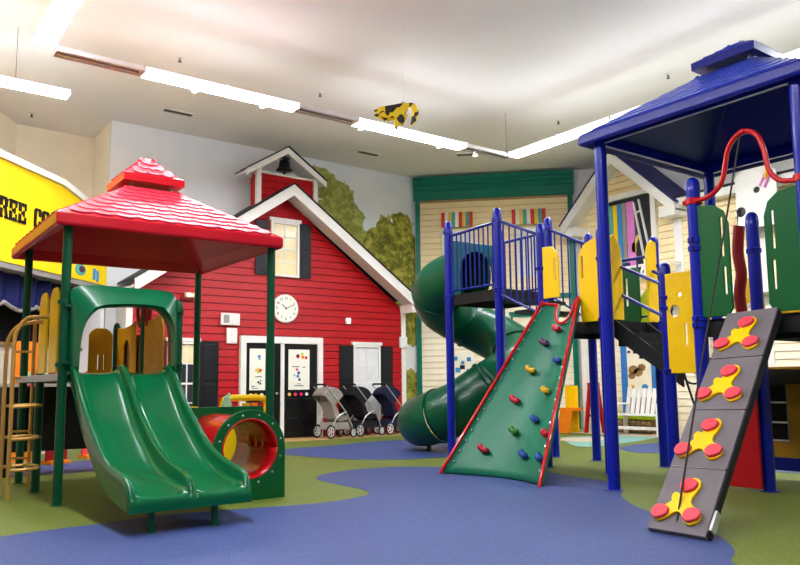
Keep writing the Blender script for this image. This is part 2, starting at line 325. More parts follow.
def strip(x, y, ang, on, label, L=1.17, z=5.42, cable=False, spot=None):
    t = thing('fluorescent_light', label, 'light', (x, y, z), ang, 'suspended fluorescent strips')
    h = L/2-.006
    obj('housing', MB().box(-h,h,-.03,.03,.035,.075), 'white_paint', t, smooth=False)
    if on:
        d_ = obj('diffuser', MB().box(-h+.01,h-.01,-.12,.12,-.01,.034), 'lamp_side', t, smooth=False); obj('lens', MB().box(-h+.01,h-.01,-.12,.12,-.035,-.011), 'lamp_on', d_, smooth=False)
    else:
        obj('tray', MB().box(-h,h,-.12,.12,.02,.034).box(-h,h,-.12,-.105,-.03,.02).box(-h,h,.105,.12,-.03,.02), 'lamp_off', t, smooth=False)
        for q in (-.05,.05): obj('lamp_tube', MB().tube([(-h+.04,q,-.005),(h-.04,q,-.005)], .016, 8), 'white_paint', t)
        obj('louvre', MB().box(-h+.05,h-.05,-.012,.012,-.028,.02), 'grey_soffit', t, smooth=False)
    for s in (-1,1): obj('end_cap', MB().box(s*h-.005,s*h+.005,-.121,.121,-.036,.06), 'lamp_off', t, smooth=False)
    if cable: obj('hanging_cable', MB().tube([(cable if isinstance(cable, float) else 0,0,.08),(cable if isinstance(cable, float) else 0,0,ZC-z)], .004, 5), 'vent_dark', t)
    if spot is not None:
        s = obj('spot_head', MB().tube([(spot,-.02,-.04),(spot,-.03,-.12)], [.02,.045], 10), 'lamp_off', t)
        obj('spot_lens', MB().tube([(spot,-.03,-.12),(spot,-.031,-.126)], .04, 10), 'spot_on', s)
ORD = ['first','second','third','fourth','fifth','sixth','seventh','eighth','ninth','tenth','eleventh','twelfth']
ords = ['first','second','third','fourth','fifth','sixth','seventh']
on7 = [0,1,1,0,1,1,0]; xs = [1.95,3.09,4.29,5.48,6.58,7.76,8.94,10.09]
for i in range(7):
    a, b = xs[i], xs[i+1]; sp = {1:.13,2:0.0,4:-.5,5:-.01,6:-.3}.get(i)
    strip((a+b)/2, 10.15, 0, on7[i], ('lit' if on7[i] else 'unlit')+' fluorescent strip, %s segment from the left in the far row' % ords[i], b-a, spot=sp, cable=(.53 if i == 6 else False))
for k in range(9):
    strip(1.78, 9.42-k*1.19, PI/2, 1, ('lit fluorescent strip running toward the viewer at the upper left corner' if k == 0 else 'lit fluorescent strip of the left row, %s from its far corner' % ORD[k]))
for k in range(9):
    strip(10.08, 9.42-k*1.19, PI/2, 1, 'lit fluorescent strip in the right row, %s from the teal cornice end' % ORD[k])
for k in range(2):
    strip(1.88-k*1.19, 11.66, 0, 1, ['lit fluorescent strip near the ceiling above the yellow sign','lit fluorescent strip beyond the left edge beside the cream wall','lit fluorescent strip furthest left of the cream wall row'][k], z=5.44, cable=(-.14 if k == 0 else False))

# ================================================================== RED BARN FRONT
barn = struct(obj('wall_barn', MB().prism([(4.2,0),(10.54,0),(10.54,2.85),(7.36,5.1),(4.2,2.87)], .02, .62), 'roof_edge', smooth=False), 'red barn front with white trim')  # black core paints the shadow lines into the gaps between boards
barn.location = (0, 14.2, 0)
def gable_x(z): return (4.2, 10.54) if z <= 2.8 else (4.2+(z-2.8)*3.16/2.28, 10.54-(z-2.8)*3.18/2.28)
z = 0.0; p = .152
while z < 5.0:
    a0, b0 = gable_x(z); q = p-.013; a1, b1 = gable_x(z+q)
    if b1-a1 < .1: break
    mb = MB().add([(a0,-.018,z),(b0,-.018,z),(b1,.0,z+q),(a1,.0,z+q),(a0,.02,z),(b0,.02,z),(b1,.02,z+q),(a1,.02,z+q)], [(0,1,2,3),(0,4,5,1),(3,2,6,7),(0,3,7,4),(1,5,6,2)])
    obj('siding_board', mb, 'barn_red', barn, smooth=False); z += p
obj('corner_trim', MB().box(10.46,10.58,-.03,.62,0,2.9), 'white_paint', barn, smooth=False)
obj('corner_trim', MB().box(4.14,4.26,-.03,.62,0,2.95), 'white_paint', barn, smooth=False)
# rake boards, soffit and roof skin of the gable (overhang toward the viewer)
AP = (7.36, 5.27); RE = (10.58, 3.05); LE = (4.14, 3.05)
for nm, (ex, ez) in (('r', RE), ('l', LE)):
    ax, az = AP; dx, dz = ex-ax, ez-az; L = math.hypot(dx, dz); nx, nz = (-dz/L, dx/L) if dx < 0 else (dz/L, -dx/L)
    if nz > 0: nx, nz = -nx, -nz
    q = lambda t: (ax+nx*t, az+nz*t); e = lambda t: (ex+nx*t, ez+nz*t)
    vz = .2/abs(nz)
    obj('rake_board', MB().prism([(ax,az),(ex,ez),(ex,ez-vz),(ax,az-vz)], -.52, -.47), 'white_paint', barn, smooth=False)
    obj('soffit', MB().prism([(ax,az-vz*.5),(ex,ez-vz*.5),(ex,ez-vz*.62),(ax,az-vz*.62)], -.47, 0), 'white_paint', barn, smooth=False)
    obj('roof_skin', MB().prism([(ax,az+.03),(ex,ez+.03),(ex,ez),(ax,az)], -.55, .62), 'roof_edge', barn, smooth=False)
obj('eave_return', MB().box(10.44,10.58,-.47,.3,2.74,2.92), 'white_paint', barn, smooth=False)

def shutter(x0, x1, z0, z1, parent):
    s = obj('shutter', MB().box(x0,x1,-.055,-.02,z0,z1), 'shutter_black', parent, smooth=False)
    zm = (z0+z1)/2
    for a, b in ((z0+.06, zm-.03), (zm+.03, z1-.06)): obj('raised_panel', MB().box(x0+.05,x1-.05,-.066,-.05,a,b), 'shutter_black', s, smooth=False, bevel=.008)
def window(n, x0, x1, z0, z1, cols, rows, pane, label, fr='white_paint', off=0, loc=(0,14.2,0), rz=0, sill=.06):
    w = struct(obj('window_%d' % n, MB().box(x0,x1,-.03+off,.0+off,z0,z1), pane if not isinstance(pane, list) else pane[0], smooth=False), label)
    w.location = loc; w.rotation_euler = (0,0,rz); t = .05
    obj('window_frame', MB().box(x0-t,x0,-.07+off,off,z0-t,z1+t).box(x1,x1+t,-.07+off,off,z0-t,z1+t).box(x0,x1,-.07+off,off,z0-t,z0).box(x0,x1,-.07+off,off,z1,z1+t), fr, w, smooth=False)
    obj('window_head', MB().box(x0-t-.04,x1+t+.04,-.085+off,off,z1+t,z1+t+.07), fr, w, smooth=False)
    for i in range(1, cols): x = x0+(x1-x0)*i/cols; obj('muntin', MB().box(x-.012,x+.012,-.045+off,-.03+off,z0,z1), fr, w, smooth=False)
    for j in range(1, rows): zz = z0+(z1-z0)*j/rows; obj('muntin', MB().box(x0,x1,-.045+off,-.03+off,zz-.012-(.012 if j*2 == rows else 0),zz+.012), fr, w, smooth=False)
    if isinstance(pane, list):
        for j in range(rows):
            for i in range(cols):
                a, b = x0+(x1-x0)*i/cols, x0+(x1-x0)*(i+1)/cols; c, d = z0+(z1-z0)*j/rows, z0+(z1-z0)*(j+1)/rows
                obj('pane', MB().box(a+.012,b-.012,-.034+off,-.029+off,c+.012,d-.012), pane[j], w, smooth=False)
    return w
w = window(1, 7.11, 7.68, 3.42, 4.5, 2, 4, ['pane_warm']*4, 'upper gable window of the red barn, creamy curtains behind')
shutter(6.72, 7.0, 3.38, 4.52, w); shutter(7.74, 8.02, 3.38, 4.56, w)
w = window(2, 9.16, 9.78, .35, 1.92, 2, 4, ['curtain']*4, 'white curtained window of the barn behind the strollers')
shutter(8.76, 9.1, .35, 1.95, w); shutter(9.84, 10.18, .35, 1.95, w)
w = window(3, 4.98, 5.48, .4, 1.9, 3, 4, ['pane_dark','pane_dark','pane_dark','pane_warm'], 'barn window with dark lower panes beside the slide')
shutter(5.58, 5.95, .38, 1.97, w); shutter(4.5, 4.88, .38, 1.97, w)

# double door
dc = struct(obj('trim_1', MB().box(6.4,6.52,-.1,0,0,2.1).box(8.18,8.3,-.1,0,0,2.1).box(6.52,8.18,-.1,0,1.96,2.1), 'white_paint', smooth=False), 'white casing of the barn double door'); dc.location = (0,14.2,0)
def leaf(n, x0, x1, knob, label):
    d = struct(obj('door_%d' % n, MB().box(x0,x1,-.06,-.02,.02,1.955), 'black_paint', smooth=False), label); d.location = (0,14.2,0)
    for a, b in ((.12,.42),(.5,.82)): 
        for q in (0, 1):
            xa = x0+.08+q*(x1-x0-.08)/2; xb = xa+(x1-x0-.24)/2
            obj('door_panel', MB().box(xa,xb,-.07,-.05,a,b), 'black_paint', d, smooth=False, bevel=.01)
    obj('door_knob', MB().tube([(knob,-.06,.93),(knob,-.1,.93),(knob,-.11,.93),(knob,-.13,.93)], [.012,.012,.03,.018], 10), 'bolt', d)
    return d
leaf(1, 6.53, 7.3, 7.2, 'left black leaf of the barn double door'); leaf(2, 7.38, 8.17, 8.1, 'right black leaf of the barn double door')
m1 = obj('trim_2', MB().box(7.3,7.38,-.09,0,0,1.96), 'white_paint', smooth=False); struct(m1, 'white mullion between the barn doors'); m1.location = (0,14.2,0)
def poster(x0, x1, z0, z1, label, marks, lines):
    t = thing('poster', label, 'poster', (0,14.2,0), 0, 'posters on the barn doors')
    obj('sheet', MB().box(x0,x1,-.078,-.074,z0,z1), 'paper', t, smooth=False)
    for x, zz, r, m in marks: obj('printed_mark', MB().disc(x, zz, r, -.0805, -.0785, 9), m, t, smooth=False)
    for x, zz, wd_, m in lines: obj('printed_line', MB().box(x-wd_/2,x+wd_/2,-.0805,-.0785,zz-.008,zz+.008), m, t, smooth=False)
poster(6.6, 6.95, 1.0, 1.84, 'white poster on the left barn door with flower prints', [(6.81,1.68,.035,'sky_blue'),(6.82,1.63,.022,'stripe_teal'),(6.78,1.42,.035,'stripe_yellow'),(6.84,1.4,.035,'stripe_red'),(6.8,1.37,.03,'lime'),(6.74,1.4,.025,'stripe_yellow'),(6.8,1.16,.025,'ink'),(6.85,1.19,.02,'sky_blue'),(6.84,1.13,.022,'ink')], [(6.8,1.27,.14,'ink'),(6.68,1.08,.08,'ink'),(6.72,1.04,.14,'grey_soffit')])
poster(7.48, 7.98, 1.0, 1.84, 'white poster on the right barn door with fruit prints', [(7.7,1.7,.045,'dark_red'),(7.82,1.68,.04,'orange'),(7.8,1.75,.03,'lime'),(7.9,1.67,.035,'stripe_red'),(7.68,1.42,.03,'pink'),(7.72,1.35,.035,'hold_blue'),(7.7,1.28,.035,'sky_blue'),(7.74,1.21,.03,'hold_purple'),(7.62,1.3,.02,'sky_blue')], [(7.65,1.48,.16,'ink'),(7.84,1.47,.06,'ink'),(7.73,1.08,.22,'ink'),(7.73,1.12,.1,'grey_soffit')])
for i, (x, m) in enumerate(((6.64,'paper'),(6.75,'orange'),(6.88,'stripe_white'),(7.51,'stripe_yellow'),(7.65,'hold_red'),(7.79,'pink'),(7.92,'paper'))):
    o = obj('door_sticker', MB().disc(x, .905, .035, -.074, -.062, 10), m); o.location = (0,14.2,0)
    tag(o, ['white','orange','cream','yellow','coral','pink','white'][i]+' round sticker, %s from the left on the %s barn door' % ((ords[i], 'left') if i < 3 else (ords[i-3], 'right')), 'sticker', 'round stickers on the barn doors')

# clock
t = thing('wall_clock', 'round white wall clock on the red barn siding', 'clock', (7.41,14.17,2.695))
obj('rim', MB().tube([(0,0,0),(0,-.04,0),(0,-.05,0)], [.3,.3,.285], 32), 'white_paint', t); obj('face', MB().disc(0,0,.27,-.053,-.049,32), 'paper', t, smooth=False)
for k in range(12):
    a = PI/2-2*PI*(k+1)/12; text_part('numeral', str(k+1), .075, 'ink', t, (.215*math.cos(a),-.054,.215*math.sin(a)))
obj('minute_hand', MB().bar((0,-.06,0),(.19,-.06,.09),.012,.012), 'ink', t, smooth=False); obj('hour_hand', MB().bar((0,-.058,0),(-.1,-.058,.09),.018,.012), 'ink', t, smooth=False)
obj('hub', MB().disc(0,0,.02,-.066,-.053,10), 'ink', t)
# boxes on the barn wall
t = thing('control_panel', 'white control panel with a grey screen on the barn wall', 'panel', (6.18,14.18,2.42))
obj('case', MB().box(-.2,.2,-.06,0,-.12,.12), 'white_paint', t, smooth=False, bevel=.01); obj('screen', MB().box(-.15,-.03,-.066,-.058,-.08,.08), 'grey_soffit', t, smooth=False); obj('speaker_grille', MB().box(.02,.15,-.064,-.058,-.06,.07), 'lamp_off', t, smooth=False)
t = thing('switch_box', 'small white switch box under the control panel', 'switch', (6.22,14.18,2.09))
obj('case', MB().box(-.11,.11,-.05,0,-.155,.155), 'white_paint', t, smooth=False, bevel=.01); obj('dial', MB().disc(0,.02,.03,-.06,-.05,10), 'lamp_off', t)
t = thing('emergency_light', 'small white emergency lamp on the barn left of the control panel', 'lamp', (5.35,14.18,2.85))
obj('housing', MB().box(-.13,.13,-.1,0,-.05,.05), 'pane_warm', t, smooth=False, bevel=.025); obj('lens', MB().disc(-.05,0,.025,-.11,-.1,10), 'spot_on', t); obj('base', MB().box(-.2,.05,-.05,0,-.09,-.05), 'dark_red', t, smooth=False)
t = thing('wall_sensor', 'small white sensor glowing on the red barn wall', 'sensor', (8.97,14.18,2.5))
obj('case', MB().box(-.06,.06,-.06,0,-.07,.07), 'white_paint', t, smooth=False, bevel=.01); obj('lens', MB().box(-.04,.04,-.066,-.06,.0,.05), 'spot_on', t, smooth=False)
t = thing('junction_box', 'white box on the right corner of the barn', 'box', (10.48,14.17,2.06))
obj('case', MB().box(-.1,.1,-.06,0,-.13,.13), 'white_paint', t, smooth=False, bevel=.01); obj('cover', MB().box(-.08,.08,-.068,-.058,-.11,.11), 'lamp_off', t, smooth=False)

# bell tower on the ridge
bt = thing('bell_tower', 'small red belfry with white gable roof on the barn ridge', 'belfry', (7.46,14.2,0))
for k in range(6):
    zz = 4.66+k*.15; obj('siding_board', MB().add([(-.71,-.02,zz),(.71,-.02,zz),(.71,.006,zz+.15),(-.71,.006,zz+.15),(-.71,.02,zz),(.71,.02,zz),(.71,.02,zz+.15),(-.71,.02,zz+.15)], [(0,1,2,3),(0,4,5,1),(3,2,6,7),(0,3,7,4),(1,5,6,2)]), 'barn_red', bt, smooth=False)
obj('body', MB().box(-.71,.71,.02,.3,4.4,5.56), 'barn_red', bt, smooth=False); obj('ledge', MB().box(-.73,.73,-.03,.32,5.55,5.59), 'white_paint', bt, smooth=False)
for x in (-.68,.68):
    for y in (.0,.27): obj('post', MB().box(x-.05,x+.05,y-.045,y+.045,4.7 if y < .1 else 5.5,5.72), 'white_paint', bt, smooth=False)
for s in (-1,1):
    obj('roof_panel', MB().prism([(-.08,6.15),(-.08+s*.95,5.54),(-.08+s*.95,5.57),(-.08,6.18)], -.23, .4), 'roof_edge', bt, smooth=False)
    obj('rake_board', MB().prism([(-.08,6.15),(-.08+s*.95,5.54),(-.08+s*.95,5.41),(-.08,6.01)], -.2, -.15), 'white_paint', bt, smooth=False)
    obj('ceiling_board', MB().prism([(-.08,6.1),(-.08+s*.95,5.49),(-.08+s*.95,5.47),(-.08,6.08)], -.15, .38), 'white_paint', bt, smooth=False)
bl = thing('bell', 'black bell hanging in the belfry', 'bell', (7.4,14.22,5.7))
obj('dome', MB().lathe([(.03,.24),(.09,.22),(.115,.17),(.12,.1),(.14,.04),(.185,0),(.17,-.01)], n=20), 'black_paint', bl); obj('clapper', MB().lathe([(.01,.03),(.01,-.03),(.035,-.06),(.01,-.09)], n=10), 'black_paint', bl)
obj('yoke', MB().tube([(0,0,.24),(0,0,.36)], .02, 8).bar((-.12,0,.27),(.12,0,.27),.04,.03), 'black_paint', bl)

# ================================================================== TEAL CORNICE FRONT IN THE CORNER
RT = -PI/4; OT = (11.4, 14.8, 0)
tw = struct(obj('wall_teal_shop', MB().box(0,3.88,.0,.03,0,6.2), 'groove_shade', smooth=False), 'cream clapboard shop front with a teal cornice'); tw.location = OT; tw.rotation_euler = (0,0,RT)  # darker tan backing stands in for shade in the clapboard grooves
z = 0
while z < 5.6:
    obj('siding_board', MB().add([(.1,-.034,z),(3.78,-.034,z),(3.78,-.008,z+.1415),(.1,-.008,z+.1415),(.1,0,z),(3.78,0,z),(3.78,0,z+.1415),(.1,0,z+.1415)], [(0,1,2,3),(0,4,5,1),(3,2,6,7),(0,3,7,4),(1,5,6,2)]), 'cream_board' if z > 3 else 'cream_pale', tw, smooth=False); z += .148
for x in (0, 3.76): obj('pilaster', MB().box(x,x+.12,-.06,0,0,5.7), 'teal', tw, smooth=False)
for a, b, d in ((5.68,5.93,.07),(5.93,5.97,.12),(5.97,6.05,.1),(6.05,6.15,.16),(6.15,6.24,.22)): obj('cornice_moulding', MB().box(-.04,3.92,-d,0,a,b), 'teal', tw, smooth=False)
obj('belt_course', MB().box(.1,3.76,-.05,0,3.12,3.24), 'teal', tw, smooth=False)
def stripes(x0, x1, label):
    t = thing('striped_awning', label, 'awning', OT, RT, 'striped awnings on the shop front'); n = 9; cols = ['stripe_red','stripe_white','stripe_yellow','stripe_teal','stripe_white','stripe_red','stripe_yellow','stripe_teal','stripe_red']
    for k in range(n):
        a, b = x0+(x1-x0)*k/n, x0+(x1-x0)*(k+1)/n
        obj('stripe', MB().add([(a,-.05,5.35),(b,-.05,5.35),(b,-.17,4.95),(a,-.17,4.95),(a,-.035,5.35),(b,-.035,5.35),(b,-.155,4.95),(a,-.155,4.95)], [(0,1,2,3),(7,6,5,4),(0,4,5,1),(1,5,6,2),(2,6,7,3),(3,7,4,0)]), cols[k], t, smooth=False)
stripes(.66, 1.44, 'red, yellow and teal striped awning, left one of the shop front'); stripes(2.4, 3.22, 'red, yellow and teal striped awning, right one of the shop front')
for i, (a, b) in enumerate(((.72,1.38),(2.5,3.15))):
    w = window(4+i, a, b, 3.7, 4.75, 2, 2, ['curtain']*2, ['pale window under the left striped awning','pale window under the right striped awning'][i], 'white_paint', -.03, OT, RT)
w = window(6, 2.36, 3.1, 2.36, 2.68, 1, 1, ['cream_pale'], 'small teal framed window beside the climbing wall', 'teal', -.03, OT, RT)
t = thing('painted_sign', 'small blue and white picture on the cream shop wall behind the spiral slide', 'picture', OT, RT)
obj('board', MB().box(.82,1.42,-.04,-.02,.95,1.85), 'stripe_white', t, smooth=False)
for x, zz, s in ((.95,1.7,.1),(1.12,1.6,.08),(1.27,1.68,.1),(1.0,1.42,.12),(1.25,1.4,.09),(1.1,1.15,.12)): obj('blue_patch', MB().box(x-s/2,x+s/2,-.046,-.04,zz-s/2,zz+s/2), 'sky_blue', t, smooth=False)
obj('dark_patch', MB().box(1.05,1.17,-.047,-.04,1.44,1.54), 'ink', t, smooth=False)

# ================================================================== CREAM PLAY HOUSE ON THE RIGHT
OH = (14.05, 12.0, 0); RH = -PI/2
hw = struct(obj('wall_house', MB().box(.3,7.2,.02,.2,0,4.9), 'groove_shade', smooth=False), 'cream clapboard play house along the right wall'); hw.location = OH; hw.rotation_euler = (0,0,RH)  # tan core gives the gaps between house boards their painted shade
def hg(z): return (.14+max(0, z-4.75)/.955, 2.96-max(0, z-4.75)/.955)
z = 0
while z < 6.0:
    a0, b0 = hg(z); a1, b1 = hg(z+.1415)
    if z < 4.7: b0 = b1 = 7.2; a0 = a1 = .3
    if b1-a1 < .08: break
    obj('siding_board', MB().add([(a0,-.034,z),(b0,-.034,z),(b1,-.008,z+.1415),(a1,-.008,z+.1415),(a0,0.02,z),(b0,0.02,z),(b1,0.02,z+.1415),(a1,0.02,z+.1415)], [(0,1,2,3),(0,4,5,1),(3,2,6,7),(0,3,7,4),(1,5,6,2)]), 'cream_board' if z > 2.9 else 'cream_pale', hw, smooth=False); z += .148
gA = (1.55, 6.26)
for s, (ex, ez) in ((-1,(.0,4.78)),(1,(3.1,4.78))):
    obj('rake_board', MB().prism([gA,(ex,ez),(ex,ez-.26),(gA[0],gA[1]-.3)], -.47, -.42), 'white_paint', hw, smooth=False)
    obj('soffit', MB().prism([(gA[0],gA[1]-.15),(ex,ez-.13),(ex,ez-.16),(gA[0],gA[1]-.18)], -.42, 0), 'white_paint', hw, smooth=False)
    obj('roof_skin', MB().prism([(gA[0],gA[1]+.03),(ex,ez+.03),(ex,ez),gA], -.5, .75), 'house_shingle', hw, smooth=False)
    obj('eave_return', MB().box(min(ex,ex-s*.4),max(ex,ex-s*.4),-.42,0,ez-.26,ez-.05), 'white_paint', hw, smooth=False)
obj('long_eave', MB().box(3.0,7.2,-.3,0,4.72,4.88), 'white_paint', hw, smooth=False); obj('roof_skin', MB().box(3.0,7.2,-.34,.3,4.88,4.92), 'roof_edge', hw, smooth=False)
for x in (2.78,.32,4.55,6.6): obj('corner_board', MB().box(x,x+.2,-.05,0,0 if x != 2.78 else 2.9,4.72), 'white_paint', hw, smooth=False)
obj('porch_beam', MB().box(.3,7.2,-.35,0,2.72,2.95), 'white_paint', hw, smooth=False)
for x in (.4,3.4,5.6): obj('porch_column', MB().box(x,x+.14,-.33,-.19,0,2.72), 'white_paint', hw, smooth=False)
# big upper window
w = struct(obj('window_7', MB().box(1.1,2.28,-.06,0,3.45,5.2), 'pane_dark', smooth=False), 'large upper window of the cream house with coloured boards'); w.location = OH; w.rotation_euler = (0,0,RH)
obj('window_frame', MB().box(1.0,1.1,-.12,0,3.35,5.3).box(2.28,2.4,-.12,0,3.35,5.3).box(1.1,2.28,-.12,0,5.2,5.32).box(1.1,2.28,-.12,0,3.33,3.45), 'white_paint', w, smooth=False)
for x, wd_, m in ((1.12,.14,'stripe_teal'),(1.27,.1,'panel_yellow'),(1.38,.12,'sky_blue'),(1.51,.1,'cloth_grey'),(1.63,.2,'lilac')): obj('coloured_board', MB().box(x,x+wd_,-.085,-.06,3.45,5.1), m, w, smooth=False)
obj('white_pole', MB().bar((1.85,-.1,5.05),(2.1,-.1,3.5),.05,.03).bar((1.98,-.1,5.1),(2.26,-.1,3.6),.05,.03).bar((1.88,-.1,4.8),(2.02,-.1,4.85),.03,.03), 'white_paint', w, smooth=False)
obj('yellow_cutout', MB().prism([(1.74,3.95),(1.84,3.95),(1.84,4.1),(1.95,4.3),(1.88,4.32),(1.78,4.15),(1.74,4.15)], -.085,-.06), 'stripe_yellow', w, smooth=False)
t = thing('balcony_railing', 'white lattice balcony railing under the house window', 'railing', OH, RH)
obj('top_rail', MB().bar((.9,-.5,3.55),(2.9,-.5,3.55),.05,.05), 'white_paint', t, smooth=False); obj('bottom_rail', MB().bar((.9,-.5,2.98),(2.9,-.5,2.98),.05,.05), 'white_paint', t, smooth=False)
for k in range(5):
    x = .9+k*.4; obj('brace', MB().bar((x,-.5,2.98),(x+.2,-.5,3.55),.03,.03), 'white_paint', t, smooth=False); obj('brace', MB().bar((x+.2,-.5,3.55),(x+.4,-.5,2.98),.03,.03), 'white_paint', t, smooth=False)
for x in (.9,2.9): obj('bracket', MB().bar((x,-.5,2.98),(x,-.02,2.98),.05,.05).bar((x,-.5,3.55),(x,-.02,3.55),.05,.05), 'white_paint', t, smooth=False)
# porch door with blue frame
d = struct(obj('door_3', MB().box(1.42,2.1,-.042,0,.3,2.0), 'cream_pale', smooth=False), 'cream porch door with a blue frame and pinned craft pieces'); d.location = OH; d.rotation_euler = (0,0,RH)
obj('door_frame', MB().box(1.3,1.44,-.08,0,.0,2.12).box(2.08,2.22,-.08,0,.0,2.12).box(1.44,2.08,-.08,0,2.0,2.12), 'window_frame_blue', d, smooth=False)
obj('lower_panel', MB().box(1.46,2.06,-.055,-.03,.3,.75), 'wood_brown', d, smooth=False)
for x, zz, r, m in ((1.6,1.35,.13,'art_brown'),(1.72,1.3,.12,'art_brown'),(1.82,1.4,.1,'art_brown'),(1.55,1.22,.09,'art_brown'),(1.66,1.74,.05,'hold_purple'),(1.5,1.75,.04,'hold_purple'),(1.88,.98,.08,'sky_blue'),(1.56,.98,.06,'hold_yellow')): obj('craft_piece', MB().disc(x,zz,r,-.055,-.04,8,r*.8), m, d, smooth=False)
obj('craft_strip', MB().box(1.72,1.98,-.056,-.04,1.7,1.75), 'deck_black', d, smooth=False)
# bench, planter
t = thing('garden_bench', 'white wooden bench in front of the cream house', 'bench', (13.5,9.75,0), RH)
for k in range(4): obj('seat_slat', MB().box(-.55,.55,-.4+k*.1,-.32+k*.1,.4,.43), 'white_paint', t, smooth=False)
for k in range(9): obj('back_slat', MB().bar((-.5+k*.125,.02,.42),(-.5+k*.125,.16,.95 if k else 1.0),.09,.02,(0,1,0)), 'white_paint', t, smooth=False)
for x in (-.53,.53):
    for y in (-.36,.0): obj('leg', MB().box(x-.035,x+.035,y-.035,y+.035,0,.62 if y < 0 else .42), 'white_paint', t, smooth=False)
    obj('armrest', MB().box(x-.06,x+.06,-.42,.1,.62,.65), 'white_paint', t, smooth=False)
obj('rail', MB().box(-.55,.55,-.38,-.35,.12,.18), 'white_paint', t, smooth=False)
t = thing('stone_planter', 'low stone filled planter with a yellow rim by the porch door', 'planter', (13.75,10.3,0), RH)
obj('box', MB().box(-.55,.55,-.1,.12,0,.3), 'wood_brown', t, smooth=False); obj('rim', MB().box(-.58,.58,-.14,.14,.3,.37), 'lime', t, smooth=False)
for k in range(18):
    x = -.48+(k % 9)*.12; zz = .08+(k//9)*.13; obj('stone', MB().lathe([(.02,-.055),(.055,-.03),(.06,.01),(.04,.045),(.01,.055)], (x+random.uniform(-.01,.01),-.11,zz), 7), 'stone', t)
# birdhouse shaped board by the eave
t = thing('birdhouse_panel', 'white birdhouse panel with round black holes under the house eave', 'panel', OH, RH)
panel('board', [(4.42,3.95),(5.2,3.95),(5.2,4.95),(4.81,5.3),(4.42,4.95)], [circ(4.83,4.65,.07,12),circ(4.5,4.28,.1,12)], .05, 'white_paint', t, frame_y(0,-.42)); obj('backing', MB().box(4.42,5.2,-.39,-.37,3.95,4.9), 'black_paint', t, smooth=False)
obj('colour_fan', MB().bar((4.9,-.45,4.7),(5.1,-.45,5.05),.06,.03).bar((5.0,-.47,4.65),(5.15,-.47,4.95),.05,.03), 'lilac', t, smooth=False); obj('yellow_flag', MB().bar((5.05,-.5,4.8),(5.15,-.5,5.2),.12,.02), 'panel_yellow', t, smooth=False)
# toddler slide toy
t = thing('toddler_slide', 'small orange toddler slide with yellow back by the shop front', 'toy slide', (13.0,11.35,0), RH)
obj('chute', MB().prism([(-.2,0),(.18,0),(.3,.55),(-.02,.55)], -.3, -.26), 'orange', t, smooth=False, bevel=.01); obj('back_panel', MB().box(-.25,.1,.1,.16,0,1.02), 'panel_yellow', t, smooth=False, bevel=.02); obj('platform', MB().box(-.1,.25,-.26,.1,.48,.54), 'orange', t, smooth=False)
t = thing('red_stand', 'red plastic A-frame stand beside the toddler slide', 'stand', (13.15,10.86,0), RH)
obj('frame', MB().bar((-.12,-.1,0),(-.06,0,1.05),.07,.06).bar((.16,-.1,0),(.1,0,1.05),.07,.06).bar((-.12,.15,0),(-.06,.05,1.05),.07,.06).bar((.16,.15,0),(.1,.05,1.05),.07,.06), 'panel_red', t, smooth=False); obj('shelf', MB().box(-.1,.15,-.08,.1,.35,.4), 'dark_red', t, smooth=False); obj('cap', MB().box(-.1,.14,-.04,.09,1.03,1.08), 'panel_red', t, smooth=False)

# ================================================================== YELLOW SIGN SHOP AT THE LEFT
OS = (3.8, 14.3, 0); RS = PI/4
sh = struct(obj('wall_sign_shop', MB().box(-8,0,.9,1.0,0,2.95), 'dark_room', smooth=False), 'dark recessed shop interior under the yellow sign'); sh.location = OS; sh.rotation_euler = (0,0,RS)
obj('soffit', MB().box(-8,0,.02,1.0,2.86,2.98), 'grey_soffit', sh, smooth=False); obj('end_pier', MB().box(-.12,0,.02,1.0,0,2.86), 'wall_white', sh, smooth=False)
obj('counter_wall', MB().box(-8,-.12,.4,.5,0,1.75), 'wall_room', sh, smooth=False); obj('counter_top', MB().box(-8,-.12,.35,.9,1.75,1.8), 'wood_brown', sh, smooth=False)
aw = thing('blue_valance', 'dark blue cloth valance hanging under the yellow sign', 'valance', OS, RS)
for k in range(9):
    x0 = -7.2+k*.8; n = 8; rows = [[(x0+.8*i/n, .3+.05*math.sin(i/n*4*PI), zz-(.0 if zz > 2.6 else .1*math.sin(PI*i/n))) for i in range(n+1)] for zz in (2.87,2.6,2.42)]
    obj('swag', MB().grid(rows), 'awning_blue', aw)
for k in range(9): obj('white_hem', MB().tube([(-7.2+k*.8+.8*i/8, .28, 2.4-.1*math.sin(PI*i/8)) for i in range(9)], .035, 6), 'cloth_grey', aw)
sg = thing('shop_sign', 'long yellow shop sign with black stencil letters', 'sign', OS, RS)
obj('board', MB().prism([(-8,2.95),(0,2.95),(0,4.05),(-.75,4.3),(-1.48,4.45),(-8,4.5)], -.0, .1), 'sign_yellow', sg, smooth=False)
obj('top_trim', MB().prism([(-8,4.5),(-1.48,4.45),(-.75,4.3),(0,4.05),(0,4.14),(-.75,4.4),(-1.46,4.55),(-8,4.6)], -.06, .16), 'white_paint', sg, smooth=False)
